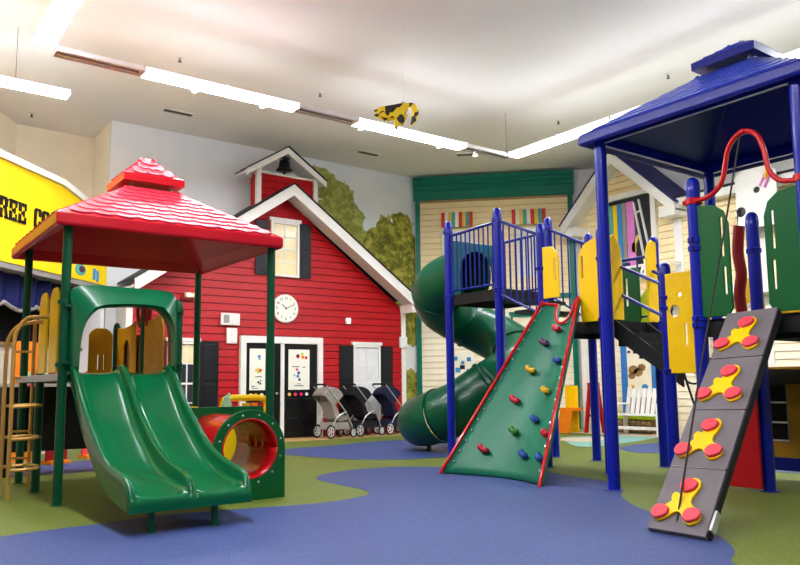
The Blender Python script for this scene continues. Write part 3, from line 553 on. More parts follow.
def letter(ch, x0, x1, z0, z1):
    w_, h = x1-x0, z1-z0; s = w_*.3; m = MB(); g = .022; zm = (z0+z1)/2
    B = lambda a, b, c, d: m.box(a, b, -.02, .0, c, d)
    if ch in 'ER': B(x0+w_*.08,x0+w_*.08+s,z0,zm-g); B(x0+w_*.08,x0+w_*.08+s,zm+g,z1); B(x0,x0+w_*.5,z1-h*.1,z1)
    if ch == 'E':
        B(x0,x0+w_*.5,z0,z0+h*.1); B(x0+w_*.55,x1,z1-h*.16,z1); B(x1-w_*.14,x1,z1-h*.34,z1-h*.1); B(x0+w_*.55,x1,z0,z0+h*.16); B(x1-w_*.14,x1,z0+h*.1,z0+h*.34); B(x0+w_*.45,x0+w_*.78,zm-h*.07,zm+h*.07); B(x0+w_*.68,x0+w_*.8,zm-h*.14,zm+h*.14)
    if ch == 'R':
        B(x0,x0+w_*.45,z0,z0+h*.1); B(x0+w_*.5,x0+w_*.85,z1-h*.14,z1); B(x1-w_*.3,x1,zm+h*.06,z1-h*.06); B(x0+w_*.5,x0+w_*.85,zm-h*.06,zm+h*.08); m.add([(x0+w_*.58,-.02,zm-h*.02),(x0+w_*.85,-.02,zm-h*.02),(x1+w_*.05,-.02,z0),(x1-w_*.25,-.02,z0)], [(0,1,2,3)]); B(x1-w_*.3,x1+w_*.06,z0,z0+h*.1)
    if ch in 'CO':
        q = w_*.2
        m.prism([(x0,z0+q),(x0+q,z0),(x0+w_*.42,z0),(x0+w_*.42,z0+h*.12),(x0+s,z0+h*.2),(x0+s,z1-h*.2),(x0+w_*.42,z1-h*.12),(x0+w_*.42,z1),(x0+q,z1),(x0,z1-q)], -.02, 0)
        if ch == 'O': m.prism([(x1,z0+q),(x1-q,z0),(x0+w_*.58,z0),(x0+w_*.58,z0+h*.12),(x1-s,z0+h*.2),(x1-s,z1-h*.2),(x0+w_*.58,z1-h*.12),(x0+w_*.58,z1),(x1-q,z1),(x1,z1-q)], -.02, 0)
        else: B(x0+w_*.58,x1-w_*.1,z1-h*.14,z1); B(x1-s,x1,z1-h*.38,z1-h*.08); B(x0+w_*.58,x1-w_*.1,z0,z0+h*.14); B(x1-s,x1,z0+h*.08,z0+h*.38)
    obj('letter', m, 'ink', sg, smooth=False)
for ch, a, b in (('R',-3.0,-2.81),('E',-2.78,-2.6),('E',-2.57,-2.38),('C',-2.18,-2.01),('O',-1.98,-1.8)): letter(ch, a, b, 3.59, 3.91)
obj('sticker', MB().disc(-.85,3.12,.16,-.012,0,10,.1), 'stripe_teal', sg, smooth=False); obj('sticker', MB().disc(-.82,3.13,.09,-.018,-.01,8,.06), 'hold_purple', sg, smooth=False); obj('sticker', MB().box(-.45,-.38,-.012,0,3.0,3.2).box(-.34,-.27,-.012,0,2.98,3.18), 'sky_blue', sg, smooth=False)
# things behind the red tower near the shop
def toy_board(x, y, rz, w_, h, m, label, m2):
    t = thing('toy_board', label, 'toy', (x,y,0), rz)
    panel('board', rr(-w_/2,w_/2,0,h,.06), [], .05, m, t); obj('foot', MB().box(-w_/2,w_/2,-.15,.15,0,.05), m2, t, smooth=False); obj('patch', MB().disc(0,h*.7,w_*.3,-.04,-.02,10), m2, t, smooth=False)
toy_board(2.1, 11.9, .3, .32, 1.75, 'orange', 'tall orange toy board standing behind the brass ladder', 'sage')
toy_board(2.55, 11.9, .3, .3, 1.8, 'dark_red', 'tall dark red toy board behind the ladder rails', 'orange')
toy_board(3.2, 12.6, .2, .26, 1.35, 'hold_red', 'red and orange toy board seen left of the slide hood foot', 'orange')
# dark storage unit under/behind the tower
t = thing('storage_unit', 'black storage unit standing behind the red tower posts', 'cabinet', (2.35,10.45,0))
obj('body', MB().box(-.75,.6,0,.35,.3,1.1), 'deck_black', t, smooth=False); obj('top', MB().box(-.78,.63,-.03,.38,1.1,1.14), 'white_paint', t, smooth=False)
for x in (-.72,.53): obj('leg', MB().box(x,x+.07,.02,.09,0,.3), 'deck_black', t, smooth=False)
for k in range(3): obj('drawer', MB().box(-.7,.55,-.015,0,.34+k*.25,.56+k*.25), 'mesh_black', t, smooth=False)
t = thing('pink_bag', 'bright pink bag hanging on the black storage unit', 'bag', (1.86,10.4,0))
obj('pouch', MB().box(-.07,.07,-.06,.0,.92,1.1), 'pink', t, smooth=False, bevel=.02); obj('flap', MB().box(-.07,.16,-.05,.0,1.06,1.13), 'pink', t, smooth=False, bevel=.01)

# ================================================================== STROLLERS
def stroller(x, y, rz, canopy, seat, label, big=1.0, bar_m='metal_light', flip=1):
    t = thing('stroller', label, 'stroller', (x,y,0), rz, 'strollers parked at the barn wall'); k = big; t.scale = (.9,1,1.08)
    def wheel(px, py, r):
        wv = obj('wheel', MB().tube([(px+(r-.018)*math.cos(a*2*PI/18),py,r+(r-.018)*math.sin(a*2*PI/18)) for a in range(19)], .018, 8, False), 'rubber_tyre', t)
        mb = MB().tube([(px,py-.02,r),(px,py+.02,r)], .025, 8)
        for a in range(5): mb.bar((px,py,r),(px+(r-.02)*math.cos(a*1.257),py,r+(r-.02)*math.sin(a*1.257)),.02,.015,(0,1,0))
        mb.tube([(px+(r-.04)*math.cos(a*2*PI/14),py,r+(r-.04)*math.sin(a*2*PI/14)) for a in range(15)], .012, 6, False)
        obj('hub', mb, 'wheel_grey', wv)
    for py in (-.24,.24):
        wheel(-.3*k, py, .13*k); wheel(.34*k, py, .1*k)
        obj('frame_tube', MB().tube(crv([(.34*k,py,.13*k),(.18*k,py,.42*k),(-.05*k,py,.66*k),(-.42*k,py,1.0*k)],4), .013, 6), bar_m, t)
        obj('frame_tube', MB().tube(crv([(-.3*k,py,.16*k),(-.12*k,py,.4*k),(.14*k,py,.5*k)],4), .013, 6), bar_m, t)
    obj('handle', MB().tube([(-.42*k,-.24,1.0*k),(-.44*k,-.2,1.02*k),(-.44*k,.2,1.02*k),(-.42*k,.24,1.0*k)], .018, 8), 'cloth_black', t)
    s = obj('seat', MB().prism([(.22*k,.34*k),(.24*k,.42*k),(-.02*k,.46*k),(-.24*k,.86*k),(-.3*k,.82*k),(-.14*k,.36*k),(.0,.3*k)], -.2, .2), seat, t, bevel=.02)
    obj('footrest', MB().prism([(.22*k,.34*k),(.38*k,.2*k),(.4*k,.22*k),(.25*k,.4*k)], -.17, .17), seat, s, bevel=.01)
    rows = []
    for i in range(8):
        a = math.radians(35+i*110/7); rows.append([(-.2*k+.36*k*math.cos(a)*(1-.1*abs(j)), j*.23, .6*k+.38*k*math.sin(a)*(1-.06*j*j)) for j in (-1,-.6,-.2,.2,.6,1)])
    c = obj('canopy', MB().grid(rows), canopy, t, fix=False); c.modifiers.new('thick','SOLIDIFY').thickness = .015
    for sgn in (-1,1): obj('canopy_side', MB().prism([(-.2*k,.6*k)]+[(-.2*k+.34*k*math.cos(math.radians(35+i*110/7))*.9, .6*k+.36*k*math.sin(math.radians(35+i*110/7))) for i in range(8)], sgn*.225-.006, sgn*.225+.006), canopy, c)
    obj('basket', MB().prism([(-.28*k,.17*k),(.3*k,.17*k),(.22*k,.3*k),(-.22*k,.3*k)], -.2, .2), seat, t)
stroller(8.3, 13.62, 0.08, 'cloth_grey', 'cloth_grey', 'grey stroller with a light canopy beside the barn door')
stroller(9.1, 13.74, .05, 'cloth_black', 'cloth_black', 'black stroller in the middle of the row by the barn wall')
stroller(9.86, 13.7, .03, 'navy', 'navy', 'navy blue stroller at the right end of the row by the barn window')

# ================================================================== ROOF BUILDER (shared by both towers)
def tower_roof(parent, cx, cy, z0, half, mats, scallop=True, drop=.1, cap_h=.36, nrow=9, tw_=.21):
    """pyramid roof with rounded eave band, raised cap and shingles; z0 = underside of the eave"""
    shell, sm = mats; top = .27; zt = z0+drop+.57; ze = z0+drop
    root = obj('roof', MB(), shell, parent); me = root.data
    mb = MB()
    def ring(h, z): return [(cx-h,cy-h,z),(cx+h,cy-h,z),(cx+h,cy+h,z),(cx-h,cy+h,z)]
    rings = [ring(half-.05,z0+.02),ring(half-.02,z0),ring(half,z0+.025),ring(half,ze-.02),ring(half-.03,ze),ring(top,zt),ring(top-.04,zt-.02),ring(half-.14,ze-.03),ring(half-.05,z0+.02)]
    for a, b in zip(rings[:-1], rings[1:]):
        for k in range(4): mb.add([a[k],a[(k+1)%4],b[(k+1)%4],b[k]], [(0,1,2,3)])
    me.clear_geometry(); me.from_pydata(mb.v, [], mb.f)
    bm = bmesh.new(); bm.from_mesh(me); bmesh.ops.remove_doubles(bm, verts=bm.verts, dist=.0005); bmesh.ops.recalc_face_normals(bm, faces=bm.faces); bm.to_mesh(me); bm.free(); me.materials.clear(); me.materials.append(MATS[shell]); me.update()
    finish(root, False, .012)
    # cap
    cb = MB(); h = .345; c0 = zt+.05
    rr_ = [ring(h-.05,c0),ring(h,c0),ring(h,c0+.08),ring(h-.03,c0+.1),ring(.02,c0+cap_h)]
    for a, b in zip(rr_[:-1], rr_[1:]):
        for k in range(4): cb.add([a[k],a[(k+1)%4],b[(k+1)%4],b[k]], [(0,1,2,3)])
    cb.add(rr_[0], [(3,2,1,0)]); cb.add(rr_[-1], [(0,1,2,3)])
    obj('roof_cap', cb, shell, root, smooth=False, bevel=.01)
    for sx in (-1,1):
        for sy in (-1,1): obj('cap_post', MB().tube([(cx+sx*.22,cy+sy*.22,zt-.05),(cx+sx*.22,cy+sy*.22,c0+.03)], .015, 8), 'steel', root)
    # shingles: one scalloped tile mesh, copied over the four slopes
    def tile_mesh(w_, l, scallop):
        n = 6; y = lambda t: (-l*.34*math.sin(PI*t) if scallop else 0)
        top_ = [(-w_/2, l), (w_/2, l)]; bot = [(w_/2-w_*t/n, y(t/n)) for t in range(n+1)]
        pts = top_+bot; m = len(pts)
        zt_ = lambda yy: (.014 if scallop else .009)-(.011 if scallop else .007)*(yy/l)
        vs = [(x,yy,zt_(yy)) for x,yy in pts]+[(x,yy,-.004) for x,yy in pts]
        return MB().add(vs, [tuple(range(m)), tuple(reversed(range(m,2*m)))]+[(k,m+k,m+(k+1)%m,(k+1)%m) for k in range(m)])
    def cover(h0, z_0, h1, z_1, rows, wt, holder):
        L = math.hypot(h0-h1, z_1-z_0); l = L/rows; sl = math.atan2(z_1-z_0, h0-h1); src = None
        for face in range(4):
            for r in range(rows):
                t = (r+.1)/rows; hw_ = h0+(h1-h0)*min(rows-.4, r+1.0)/rows; n = max(1, round(2*hw_/wt)+(r % 2))
                off = 0 if r % 2 == 0 else .5
                for k in range(n):
                    u = -hw_+(k+.5)*2*hw_/n
                    hh = h0+(h1-h0)*t; zz = z_0+(z_1-z_0)*t
                    a = face*PI/2; rot = Matrix.Rotation(a, 4, 'Z')
                    loc = rot @ Vector((u, -hh, zz+.003)); loc.x += cx; loc.y += cy
                    if src is None:
                        src = obj('shingle', tile_mesh(1, l*(1.06 if scallop else .93), scallop), sm, holder, smooth=False); o = src
                    else: o = inst('shingle', src, holder, (0,0,0))
                    o.location = loc; o.rotation_euler = (rot @ Matrix.Rotation(sl, 4, 'X')).to_euler(); o.scale = (2*hw_/n*(.97 if scallop else .955), 1, 1)
    cover(half-.03, ze, top+.02, zt-.02, nrow, tw_, root)
    cover(h-.03, c0+.1, .06, c0+cap_h-.02, 3, .16, root)
    return root

def post(parent, x, y, z0, z1, r, mat, cap=True, collars=()):
    if cap: z1 -= .075
    p = obj('post', MB().tube([(x,y,z0),(x,y,z1)], r, 16), mat, parent)
    if cap:
        obj('post_cap', MB().lathe([(r*1.04,0),(r*1.04,.05),(r*1.0,.055),(r*.98,.085),(r*.8,.115),(r*.45,.135),(.005,.14)], (x,y,z1-.06), 16), mat, p)
    for zc in collars: obj('collar', MB().lathe([(r*1.02,-.025),(r*1.18,-.022),(r*1.18,.022),(r*1.02,.025)], (x,y,zc), 16).box(x-r*1.5,x-r*.9,y-.02,y+.02,zc-.018,zc+.018), mat, p)
    obj('base_plate', MB().lathe([(r*1.5,z0),(r*1.5,z0+.006),(r,z0+.008)], (x,y,0), 16), mat, p)
    return p

# ================================================================== RED ROOFED PLAY TOWER
RT_ = thing('play_tower', 'play tower with red shingled roof, green posts and double green slide', 'play structure', (0,0,0))
for x, y in ((1.67,7.68),(1.7,9.76),(3.84,7.68),(3.84,9.88)): post(RT_, x, y, 0, 2.72, .044, 'post_green', False, (1.3,1.9) if (x, y) == (1.67,7.68) else ())
post(RT_, 1.69, 8.78, 0, 1.3, .044, 'post_green', True); post(RT_, 2.78, 7.68, 0, 1.98, .044, 'post_green', True, (1.3,1.85)); post(RT_, 2.78, 8.78, 0, 1.9, .044, 'post_green', True); post(RT_, 2.78, 9.88, 0, 1.9, .044, 'post_green', True)
tower_roof(RT_, 2.715, 8.7, 2.61, 1.19, ('roof_red','shingle_red'), drop=.15)
obj('deck', MB().box(1.7,2.78,7.66,9.9,1.14,1.2), 'deck_black', RT_, smooth=False); obj('deck_edge', MB().box(1.64,1.7,7.72,9.86,1.15,1.22), 'steel', RT_, smooth=False)
# double slide
sl_prof = [(7.74,1.225,.08),(7.6,1.205,.1),(7.42,1.05,.13),(7.14,.80,.14),(6.87,.62,.15),(6.6,.46,.15),(6.4,.38,.15),(6.2,.325,.15),(6.02,.3,.145),(5.9,.288,.14),(5.82,.28,.125),(5.76,.275,.09),(5.73,.27,.05),(5.71,.262,.012)]
X0, X1 = 1.73, 2.70; XM = (X0+X1)/2
rows = []
for (y, zb, hgt) in sl_prof:
    tp = zb+hgt; wl = .055; out = zb-.1
    def bed(a, b): 
        return [(a,y,zb+hgt*.35),(a+.03,y,zb+hgt*.1),(a+.08,y,zb),((a+b)/2,y,zb-.005),(b-.08,y,zb),(b-.03,y,zb+hgt*.1),(b,y,zb+hgt*.35)]
    r = [(X0-.0,y,out),(X0-.012,y,tp-.03),(X0+.0,y,tp-.005),(X0+.025,y,tp),(X0+.048,y,tp-.012)]+bed(X0+wl,XM-.035)+[(XM-.03,y,tp-.025),(XM-.015,y,tp-.005),(XM+.015,y,tp-.005),(XM+.03,y,tp-.025)]+bed(XM+.035,X1-wl)+[(X1-.048,y,tp-.012),(X1-.025,y,tp),(X1,y,tp-.005),(X1+.012,y,tp-.03),(X1,y,out)]
    rows.append(r)
zl = sl_prof[-1][1]; rows[-1] = [(XM+(p[0]-XM)*.975, p[1], p[2]) for p in rows[-1]]; rows[-2] = [(XM+(p[0]-XM)*.99, p[1], p[2]) for p in rows[-2]]
rows.append([(p[0], 5.695, min(p[2], zl-.03)) for p in rows[-1]]); rows.append([(p[0], 5.7, zl-.1) for p in rows[-1]])
rows = [list(r) for r in rows]
ns = []
for j in range(len(rows[0])):                                  # smooth along the run
    col = crv([r[j] for r in rows], 3); ns.append(col)
rows = [[ns[j][i] for j in range(len(ns))] for i in range(len(ns[0]))]
sld = obj('double_slide', MB().grid(rows), 'slide_green', RT_, fix=False)
m = sld.modifiers.new('sub','SUBSURF'); m.levels = 1; m.render_levels = 1
for x in (1.92, 2.42): 
    lg = obj('slide_leg', MB().tube([(x,5.78,0),(x,5.78,.25)], .028, 12), 'post_green', sld); obj('leg_plate', MB().lathe([(.05,0),(.05,.006)], (x,5.78,0), 12), 'post_green', lg)
# slide hood
inner = [(1.775,1.24),(1.785,1.5),(1.82,1.68),(1.9,1.8),(2.0,1.85),(2.25,1.875),(2.45,1.87),(2.55,1.845),(2.63,1.74),(2.665,1.6),(2.675,1.24)]
outer = [(1.71,1.24),(1.71,1.5),(1.71,1.8),(1.715,2.02),(1.9,2.07),(2.25,2.07),(2.55,2.065),(2.70,2.03),(2.745,1.85),(2.75,1.6),(2.75,1.24)]
I = crv(inner, 4); O_ = crv(outer, 4)
def cr(P, y): return [(p[0], y, p[1]) for p in P]
midc = [((a[0]*.45+b[0]*.55), (a[1]*.4+b[1]*.6)) for a, b in zip(I, O_)]
hd = obj('slide_hood', MB().grid([cr(I,7.66),cr(I,7.5),cr([(a[0]*.9+b[0]*.1,a[1]*.9+b[1]*.1) for a,b in zip(I,O_)],7.47),cr(midc,7.54),cr(O_,7.62),cr(O_,7.66)]), 'hood_green', RT_)
m = hd.modifiers.new('thick','SOLIDIFY'); m.thickness = .012
for zc in (1.32,1.86):
    for x in (1.69,2.76): obj('bracket', MB().box(x-.04,x+.04,7.6,7.66,zc-.012,zc+.012), 'post_green', hd, smooth=False)
# yellow guard panels: left side, back, right side
def picket(x0, x1, z0, z1, cutr=True):
    w_ = x1-x0; return [(x0,z0),(x1,z0),(x1,z1-.08),(x1-w_*.12,z1-.03),(x1-w_*.3,z1),(x0+w_*.3,z1),(x0+w_*.12,z1-.03),(x0,z1-.08)]
panel('guard_panel', picket(.0,.36,1.24,2.07), [slot(.2,1.86,1.95,.012)], .02, 'panel_yellow', RT_, frame_x(1.66,8.24)); panel('guard_panel', picket(0,.36,1.24,2.07), [slot(.2,1.86,1.95,.012)], .02, 'panel_yellow', RT_, frame_x(1.66,8.74))
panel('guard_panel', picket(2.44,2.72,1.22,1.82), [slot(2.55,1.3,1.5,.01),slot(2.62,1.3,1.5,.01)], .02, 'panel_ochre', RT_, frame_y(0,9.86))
panel('guard_panel', [(0,1.22),(.72,1.22),(.72,1.86),(.5,1.82),(.25,1.80),(0,1.82)], [arch(.26,.52,1.235,1.66)], .02, 'panel_ochre', RT_, frame_x(2.77,9.78)); obj('dark_backing', MB().box(2.8,2.81,9.0,9.8,1.22,1.7), 'wood_brown', RT_, smooth=False)  # added brown sheet paints the shaded yellow seen through the arch
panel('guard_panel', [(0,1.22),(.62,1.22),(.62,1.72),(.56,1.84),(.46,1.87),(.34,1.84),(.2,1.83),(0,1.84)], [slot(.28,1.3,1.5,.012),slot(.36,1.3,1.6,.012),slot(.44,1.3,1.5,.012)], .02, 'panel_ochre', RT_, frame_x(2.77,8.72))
obj('red_twist', MB().tube(crv([(2.77,9.0,2.05),(2.77,8.95,1.85),(2.77,8.88,1.8),(2.77,8.82,1.9),(2.77,8.78,2.02),(2.77,8.72,1.9),(2.77,8.66,1.8),(2.77,8.6,1.86),(2.77,8.56,2.05)],5), .03, 8), 'dark_red', RT_)
obj('red_twist', MB().tube([(2.77,9.0,2.03),(2.77,8.56,2.03)], .022, 8), 'dark_red', RT_)
# brass ladder
ld = obj('loop_ladder', MB().tube(crv([(1.36,8.36,0),(1.36,8.36,.8),(1.36,8.38,1.5),(1.39,8.38,1.68),(1.48,8.36,1.79),(1.62,8.3,1.8),(1.67,8.28,1.8)],5), .02, 10), 'brass', RT_)
obj('side_rail', MB().tube(crv([(1.36,8.8,0),(1.36,8.8,.8),(1.36,8.8,1.45),(1.38,8.76,1.63),(1.46,8.68,1.74),(1.6,8.58,1.77),(1.67,8.55,1.77)],5), .02, 10), 'brass', ld)
for z in (.28,.58,.9): obj('rung', MB().tube(crv([(1.36,8.36,z),(1.5,8.34,z+.005),(1.62,8.38,z+.01),(1.66,8.58,z+.01),(1.62,8.78,z+.01),(1.5,8.82,z+.005),(1.36,8.8,z)],4), .016, 8), 'brass', ld)
# dark panels under the deck, rope net
obj('under_deck_panel', MB().box(1.72,2.74,9.8,9.86,.35,1.1), 'mesh_black', RT_, smooth=False)
nt_ = obj('climbing_pole', MB().tube([(1.75,9.5,0),(1.75,9.5,1.9)], .02, 8), 'brass', RT_)
for k in range(5): obj('step', MB().tube([(1.75,9.5,.3+k*.3),(1.55,9.6,.3+k*.3)], .015, 6), 'brass', nt_)
# crawl tunnel
tn = panel('crawl_tunnel', [(2.825,0),(3.555,0)]+[(3.19+.365*math.cos(PI*k/16),.485+.365*math.sin(PI*k/16)) for k in range(17)], [circ(3.19,.485,.29,28)], .04, 'panel_green', RT_, frame_y(0,6.8))
rows = [[(3.19+r*math.cos(2*PI*k/28), y, .485+r*math.sin(2*PI*k/28)) for k in range(29)] for y, r in ((6.78,.292),(7.0,.3),(7.3,.31),(7.72,.31))]
tb = obj('tunnel_tube', MB().grid(rows), 'tube_red', tn); tb.modifiers.new('thick','SOLIDIFY').thickness = .02
for k in range(12):
    a = 2*PI*(k+.5)/12; obj('bolt', MB().lathe([(.011,0),(.009,.008),(.003,.012)], n=8), 'bolt', tn); b = bpy.context.scene.collection.objects[-1]; b.location = (3.19+.327*math.cos(a),6.779,.485+.327*math.sin(a)); b.rotation_euler = (PI/2,0,0)
panel('rear_panel', rr(2.8,3.78,0,.86,.03), [circ(3.19,.485,.3,28)], .04, 'panel_green', tn, frame_y(0,7.74))
panel('arch_panel', rr(2.85,3.45,.05,.84,.04), [arch(3.12,3.28,.25,.7)], .03, 'panel_yellow', tn, frame_y(0,8.75))
for k in range(3):
    x = 3.26+k*.09; y = 7.1+k*.16; obj('tunnel_slot', MB().tube([(3.19+.293*math.cos(.1),y,.485+.293*math.sin(.1)-.05),(3.19+.293*math.cos(.1),y,.485+.293*math.sin(.1)+.06)], .02, 8), 'panel_yellow', tn)
t = thing('toy_bus', 'yellow toy frame with red and orange inside standing behind the crawl tunnel', 'toy', (3.95,8.6,0))
obj('frame', MB().tube(crv([(-.28,0,.0),(-.28,0,.82),(-.2,0,.93),(0,0,.94),(.22,0,.93),(.28,0,.84),(.28,0,0)],5), .04, 8), 'panel_yellow', t); obj('shelf', MB().box(-.28,.28,-.1,.1,.78,.82), 'panel_yellow', t, smooth=False); obj('body', MB().box(-.27,.27,.0,.1,.0,.78), 'panel_yellow', t, smooth=False)
for x, m in ((-.2,'panel_red'),(.02,'hold_yellow'),(.12,'orange'),(.2,'panel_red')): obj('block', MB().box(x-.04,x+.04,-.06,.02,.82,.88), m, t, smooth=False, bevel=.01)
t = thing('toy_figure', 'pale green toy figure on the low green panel', 'toy', (3.36,7.74,.863)); obj('body', MB().lathe([(.05,0),(.055,.03),(.035,.07),(.04,.1),(.01,.13)], n=10), 'sage', t); obj('ear', MB().lathe([(.015,.1),(.02,.13),(.003,.15)], (.02,0,0), 8), 'sage', t)

# ================================================================== BLUE PLAY STRUCTURE
BP = thing('play_structure', 'large blue play structure with blue roof, climbing wall, ramp and spiral tube slide', 'play structure', (0,0,0))
PR = .063
A=(6.39,5.04); B=(6.39,3.98); E_=(6.39,2.96); C_=(7.42,3.98); D=(7.44,5.04); G=(8.45,5.04); F_=(8.45,2.96); CF=(7.42,2.96)
for p in (A, E_, G, F_): post(BP, *p, 0, 3.72, PR, 'post_blue', False)
post(BP, *B, 0, 3.0, PR, 'post_blue', True, (1.6,2.32,2.4,1.66)); post(BP, *C_, 0, 2.8, PR, 'post_blue', True, (1.75,2.4)); post(BP, *D, 0, 2.42, PR, 'post_blue', True, (1.2,2.02,1.9)); post(BP, *CF, 0, 2.8, PR, 'post_blue', True)
T1=(7.46,8.86); T2=(7.46,7.76); T3=(8.54,7.78); T4=(8.56,8.86); L1=(7.46,6.93); L2=(8.56,7.03); H_=(7.46,5.93); K_=(8.58,5.96)
for p in (T1,T2,T3,T4): post(BP, *p, 0, 3.6, PR*.98, 'post_blue', True, (2.42,3.42))
for p in (L1,L2): post(BP, *p, 0, 3.22, PR*.96, 'post_blue', True, (1.85,2.6))
post(BP, *H_, 0, 3.0, PR*.96, 'post_blue', True, (1.85,2.6)); post(BP, *K_, 0, 3.0, PR*.96, 'post_blue', True, (1.85,2.6))
tower_roof(BP, 7.42, 4.0, 3.6, 1.2, ('roof_blue','shingle_blue'), False, .14, .27, 7, .3)
for a, b in ((A,E_),(A,G),(E_,F_),(G,F_)): obj('roof_beam', MB().bar((*a,3.66),(*b,3.66),.05,.09), 'post_blue', BP, smooth=False)
# decks
for nm, (x0,x1,y0,y1,z) in (('tube',(7.46,8.56,7.76,8.86,2.44)),('climb',(7.46,8.56,5.93,7.03,1.85)),('tower',(6.39,7.42,2.96,3.98,1.65)),('mid',(7.44,8.45,3.98,4.6,1.2)),('tower2',(7.42,8.45,2.96,3.98,1.65))):
    dk = obj('deck', MB().box(x0+.03,x1-.03,y0+.03,y1-.03,z-.06,z), 'deck_black', BP, smooth=False)
    obj('deck_skirt', MB().box(x0+.02,x0+.05,y0+.02,y1-.02,z-.16,z-.02).box(x1-.05,x1-.02,y0+.02,y1-.02,z-.16,z-.02).box(x0+.02,x1-.02,y0+.02,y0+.05,z-.16,z-.02).box(x0+.02,x1-.02,y1-.05,y1-.02,z-.16,z-.02), 'deck_black', dk, smooth=False)
def railing(a, b, n, h0, h1, zb0, zb1):
    a3, b3 = Vector((*a,h0)), Vector((*b,h1)); r = obj('railing', MB().tube([a3,b3], .022, 10), 'rail_blue', BP)
    a2, b2 = Vector((*a,zb0)), Vector((*b,zb1)); obj('bottom_rail', MB().tube([a2,b2], .018, 8), 'rail_blue', r)
    for k in range(n):
        t = (k+1)/(n+1); obj('baluster', MB().tube([a2.lerp(b2,t),a3.lerp(b3,t)], .012, 8), 'rail_blue', r)
railing(T1, T2, 10, 3.36, 3.4, 2.5, 2.5); railing(T4, T3, 8, 3.36, 3.38, 2.52, 2.52)
railing(T2, L1, 6, 3.42, 3.06, 2.36, 1.98); railing(T3, L2, 5, 3.42, 3.05, 2.4, 1.95)
railing(L2, K_, 3, 2.75, 2.75, 1.95, 1.95)
# steps between tube deck and climber deck
for k, z in enumerate((2.27,2.09)): obj('step', MB().box(7.5,8.52,7.46-k*.24,7.74-k*.24,z-.05,z), 'mesh_black', BP, smooth=False)
# stair pod to the middle deck
pod = obj('stair_pod', MB().prism([(0,1.85),(.9,1.22),(.9,1.02),(.0,1.62)], 0, .03), 'mesh_black', BP, smooth=False); pod.matrix_local = frame_x(7.66,5.93)
pod2 = obj('side_skirt', MB().prism([(0,1.85),(.9,1.22),(.9,1.02),(.0,1.62)], .62, .65), 'mesh_black', pod, smooth=False)
for k, z in enumerate((1.68,1.52,1.36)): obj('tread', MB().box(.02+k*.29,.34+k*.29,.03,.62,z-.16,z), 'mesh_black', pod, smooth=False)
obj('handrail', MB().tube([(7.8,5.9,2.52),(7.5,5.08,2.17)], .022, 8), 'rail_blue', BP); obj('handrail', MB().tube([(7.8,5.9,2.16),(7.5,5.08,1.8)], .022, 8), 'rail_blue', BP)
obj('handrail', MB().tube([(8.45,5.9,2.52),(8.3,5.08,2.1)], .022, 8), 'rail_blue', BP)
obj('hoop_rail', MB().tube(crv([(8.56,6.62,1.88),(8.56,6.62,2.45),(8.56,6.58,2.6),(8.56,6.46,2.68),(8.56,6.34,2.68)],5), .024, 8), 'rail_blue', BP)
# yellow climber panels
panel('guard_panel', [(.02,2.2),(.36,2.2),(.36,2.68),(.33,2.8),(.25,2.87),(.1,2.88),(.02,2.87)], [slot(.3,2.4,2.72,.022)], .025, 'panel_yellow', BP, frame_x(7.44,6.98))
panel('guard_panel', [(.05,1.84),(.38,1.84),(.38,2.86),(.26,2.86),(.14,2.82),(.07,2.75),(.03,2.65),(.03,2.3)], [slot(.08,2.38,2.68,.02)], .025, 'panel_yellow', BP, frame_x(7.44,6.3))
panel('guard_panel', [(.16,1.86),(.36,1.86),(.36,2.6),(.34,2.76),(.28,2.88),(.22,2.92),(.16,2.88)], [slot(.3,2.15,2.38,.014)], .025, 'panel_yellow', BP, frame_y(7.46,5.92))
panel('guard_panel', [(.88,1.86),(1.1,1.86),(1.1,2.9),(1.0,2.93),(.92,2.86),(.88,2.75)], [], .025, 'panel_yellow', BP, frame_y(7.46,5.92))
panel('guard_panel', rr(0,.4,1.86,2.62,.08), [slot(.2,2.1,2.5,.025)], .025, 'panel_green', BP, frame_x(8.56,6.6)); panel('guard_panel', rr(0,.26,1.86,2.5,.08), [], .025, 'panel_green', BP, frame_x(7.5,6.3))
panel('guard_panel', [(0,1.87),(.3,1.87),(.3,2.12),(.2,2.32),(0,2.08)], [], .025, 'lime', BP, frame_x(8.58,6.3))
# climbing wall
BL=Vector((5.93,7.23,.02)); BR=Vector((5.97,5.65,.02)); TL=Vector((7.42,6.87,2.14)); TR=Vector((7.42,6.27,2.14))
def S(u, v):
    a = BL.lerp(TL, v); b = BR.lerp(TR, v); wdt = (b-a).length; s = .13*wdt*4*u*(1-u)
    return a.lerp(b, u)+Vector((.9,0,-.45*min(1, v*3)))*s*1.1
nu, nv = 14, 26; rows = []
for j in range(nv+1):
    v = j/nv; row = []
    for i in range(nu+1):
        u = i/nu; vv = v
        q = S(u, vv)
        if v > .86:                                            # dip of the entry notch
            k = max(0, 1-((u-.62)/.26)**2)**.5 if abs(u-.62) < .26 else 0
            q = S(u, .86+(v-.86)*(1-.95*k))
        row.append(q)
    rows.append(row)
cw = obj('climbing_wall', MB().grid(rows), 'climb_green', BP, fix=False); m = cw.modifiers.new('thick','SOLIDIFY'); m.thickness = .03
for u0, nm in ((0,'l'),(1,'r')):
    pts = [S(u0, j/12) for j in range(13)]; pts = [Vector((pts[0].x-.03,pts[0].y,.0))]+[p+Vector((-.02,0,.015)) for p in pts]
    obj('edge_tube', MB().tube(pts, .02, 8), 'tube_red', cw)
    for j in range(1, 17):
        q = S(.045 if u0 == 0 else .955, j/17); nrm = Vector((-.83,0,.56)); obj('bolt', MB().tube([q+nrm*.01,q+nrm*.028], .012, 6), 'bolt', cw)
